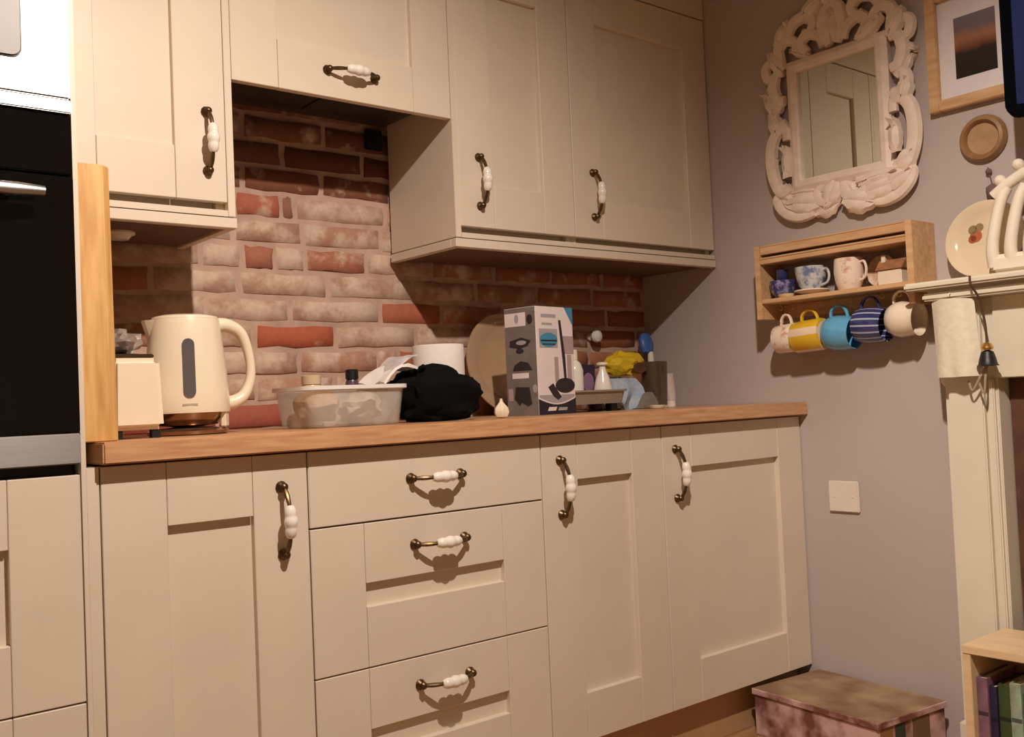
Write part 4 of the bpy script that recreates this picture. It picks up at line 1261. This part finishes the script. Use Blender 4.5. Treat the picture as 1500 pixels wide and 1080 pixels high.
# tea towel, bell
rows = []
for i in range(13):
    q = i / 12
    row = []
    for j in range(10):
        r = j / 9
        y = -1.098 - 0.096 * r - 0.006 * q
        x = W - 0.118 - 0.022 * math.sin(r * PI) - 0.007 * math.sin(r * 9 + q) * q + 0.006 * q
        z = 1.150 - 0.188 * q + 0.006 * math.sin(r * PI) * (1 - q)
        row.append((x, y, z))
    rows.append(row)
tt = thing('tea_towel', 'folded white tea towel hanging from the mantel shelf', 'towel', (W - 0.11, -1.15, 0.96))
slab('towel_cloth', rows, 0.010, mat('white_linen', (232, 222, 200), 0.9, var=0.05, scale=60, bump=0.15), tt)
tube('hanging_loop', [(W - 0.118, -1.146, 1.150), (W - 0.126, -1.147, 1.166), (W - 0.144, -1.148, 1.168), (W - 0.150, -1.148, 1.160)], 0.002, WHITE, tt, 6, 4)
be = thing('hanging_bell', 'little black and brass bell hanging on a cord from the mantel', 'bell', (W - 0.12, -1.215, 0.955))
lathe('bell_body', [(0.006, 0.038), (0.014, 0.034), (0.019, 0.018), (0.022, 0.004), (0.026, 0.0), (0.020, 0.003)], (W - 0.125, -1.224, 0.985), BLACK, be, 20)
lathe('brass_cap', [(0.002, 0.058), (0.010, 0.054), (0.015, 0.044), (0.012, 0.0385)], (W - 0.125, -1.224, 0.985), MATS['brass'], be, 16)
tube('cord', [(W - 0.125, -1.224, 1.042), (W - 0.124, -1.222, 1.090), (W - 0.140, -1.218, 1.150), (W - 0.163, -1.212, 1.180), (W - 0.163, -1.210, 1.2035)], 0.0028, mat('dark_cord', (86, 56, 40), 0.8), be, 6, 5)
for k, (dy, dz) in enumerate(((0.040, -0.058), (0.012, -0.066))):
    tube('ribbon', [(W - 0.125, -1.222, 0.988), (W - 0.128, -1.222 + dy * 0.4, 0.985 + dz * 0.4), (W - 0.124, -1.222 + dy, 0.985 + dz), (W - 0.124, -1.222 + dy * 0.9 + 0.012, 0.985 + dz * 0.6)], 0.003, mat('taupe_ribbon', (168, 148, 120), 0.7), be, 6, 5, ((1, 0, 0), 0.4))
sp3 = thing('wooden_spoon', 'pale wooden spoon hanging on the wall beside the tea towel', 'spoon', (W - 0.012, -1.064, 0.93))
tube('spoon_handle', [(W - 0.010, -1.056, 1.150), (W - 0.010, -1.058, 1.06), (W - 0.011, -1.060, 0.985)], 0.0055, SURR, sp3, 8, 3)
ball('spoon_bowl', (W - 0.011, -1.061, 0.962), 0.022, SURR, sp3, (0.45, 0.75, 1.15))

# television at the frame's edge ------------------------------------------------------------------
tv = thing('television', 'dark flat television with blue screen on the chimney wall', 'television', (1.86, -1.66, 1.545))
A = math.radians(14)
TM = Matrix.Translation((1.846, -1.322, 1.560)) @ Matrix.Rotation(-math.pi / 2 + A, 4, 'Z')   # local x: to the right as seen, local y: into the wall
bm = bmesh.new()
rrect(bm, 0.36, 0.215, 0.72, 0.43, 0.022, -0.010, 0.030)
for v in bm.verts:
    v.co = TM @ v.co
obj('casing', bm, mat('navy_black_plastic', (5, 6, 12), 0.9, spec=0.05), tv, bevel=0.003)
bm = bmesh.new()
rrect(bm, 0.36, 0.215, 0.67, 0.385, 0.004, -0.0115, -0.0095)
for v in bm.verts:
    v.co = TM @ v.co
obj('screen', bm, mat('blue_screen', (6, 10, 26), 0.5, spec=0.08, emit=((16, 30, 78), 0.5)), tv)
bm = bmesh.new()
ibox(bm, 0.26, 0.46, 0.031, 0.060, 0.14, 0.30, TM)
ibox(bm, 0.33, 0.39, 0.060, 0.090, 0.18, 0.26, TM)
obj('wall_bracket', bm, BLACK, tv)

# bookcase and books ------------------------------------------------------------------
bc = thing('bookcase', 'low pale wooden bookcase full of books in front of the fire surround', 'bookcase', (1.80, -1.53, 0.0))
BX0, BX1, BY0, BY1, BZT = 1.700, 1.912, -1.86, -1.215, 0.352
PALE = mat('pale_wood', (226, 196, 154), 0.5, var=0.06, scale=6, stretch=(8, 1, 8))
for a, b in ((BY1 - 0.019, BY1), (BY0, BY0 + 0.019)):
    box('side_panel', BX0, BX1, a, b, 0.0, BZT - 0.0205, PALE, bc, bevel=0.0015)
box('top_panel', BX0 - 0.001, BX1, BY0, BY1, BZT - 0.020, BZT, PALE, bc, bevel=0.002)
box('bottom_shelf', BX0 + 0.004, BX1 - 0.006, BY0 + 0.0195, BY1 - 0.0195, 0.040, 0.056, PALE, bc)
box('back_panel', BX1 - 0.006, BX1, BY0 + 0.0195, BY1 - 0.0195, 0.040, BZT - 0.0205, PALE, bc)
PAGES = mat('page_paper', (216, 204, 176), 0.9, var=0.1, scale=80)
yb = BY1 - 0.0205
specs = [((128, 92, 108), 0.024, 0.222, 'mauve and lilac patterned book standing against the bookcase side'), ((38, 32, 62), 0.016, 0.205, 'thin navy book next to the mauve book'),
         ((62, 78, 44), 0.030, 0.212, 'thick olive green book in the bookcase'), ((150, 166, 146), 0.024, 0.222, 'pale grey-green book beside the olive one'), ((72, 96, 66), 0.020, 0.20, 'mid green book after the pale grey-green one'),
         ((196, 186, 168), 0.028, 0.21, 'cream book in the bookcase'), ((122, 52, 44), 0.022, 0.19, 'brick red book in the bookcase'), ((52, 66, 96), 0.030, 0.215, 'slate blue book in the bookcase'),
         ((176, 140, 70), 0.024, 0.20, 'mustard book in the bookcase'), ((70, 60, 58), 0.034, 0.225, 'thick dark brown book in the bookcase')]
for k, (c, th, h, lb) in enumerate(specs):
    t = thing('book', lb, 'book', (1.79, yb - th / 2, 0.0562), 'books in the low bookcase')
    m = mat('book_cover_%d' % k, c, 0.55, var=0.35 if k in (0, 3) else 0.15, scale=26)
    z0 = 0.0562
    xs = BX0 + 0.020 + 0.006 * (k % 3)
    bm = bmesh.new()
    ibox(bm, xs, xs + 0.003, yb - th, yb, z0, z0 + h)
    ibox(bm, xs + 0.003, xs + 0.15, yb - th, yb - th + 0.0022, z0, z0 + h)
    ibox(bm, xs + 0.003, xs + 0.15, yb - 0.0022, yb, z0, z0 + h)
    cv = obj('cover', bm, m, t)
    box('pages', xs + 0.0035, xs + 0.146, yb - th + 0.0025, yb - 0.0025, z0 + 0.003, z0 + h - 0.004, PAGES, t)
    if k in (0, 1, 2, 3):
        box('spine_band', xs - 0.0006, xs + 0.001, yb - th + 0.001, yb - 0.001, z0 + h * 0.62, z0 + h * 0.66, mat('spine_band_%d' % k, tuple(int(v * 0.55) for v in c), 0.5), t)
    yb -= th + 0.0012

# decorated box on the floor ------------------------------------------------------------------
dbx = thing('storage_box', 'floral decorated storage box with lid on the floor by the base cupboards', 'box', (1.86, -0.82, 0.0))
FLP = mat('floral_paper', (122, 76, 66), 0.6, scale=11, rgb2=(214, 176, 172), lo=0.42, hi=0.60)
TOPP = mat('collage_paper', (126, 94, 68), 0.55, scale=9, rgb2=(166, 140, 108), lo=0.36, hi=0.66)
M = Matrix.Translation((1.851, -0.812, 0)) @ Matrix.Rotation(math.radians(-6), 4, 'Z')
box('box_body', -0.137, 0.137, -0.200, 0.200, 0.0, 0.110, FLP, dbx, bevel=0.002, M=M)
bm = bmesh.new()
ibox(bm, -0.142, 0.142, -0.205, 0.205, 0.1105, 0.127, M)
for f_ in bm.faces:
    f_.material_index = 1 if f_.calc_center_median().z > 0.12 else 0
obj('box_lid', bm, [FLP, TOPP], dbx, bevel=0.0015, bseg=1)
for v0, v1, c in ((-0.128, -0.080, (150, 104, 54)), (-0.070, -0.030, (52, 62, 48)), (0.000, 0.070, (112, 88, 66))):
    box('collage_strip', v0, v1, -0.2008, -0.199, 0.004, 0.109, mat('collage_%d' % c[0], c, 0.6, var=0.12), dbx, M=M)
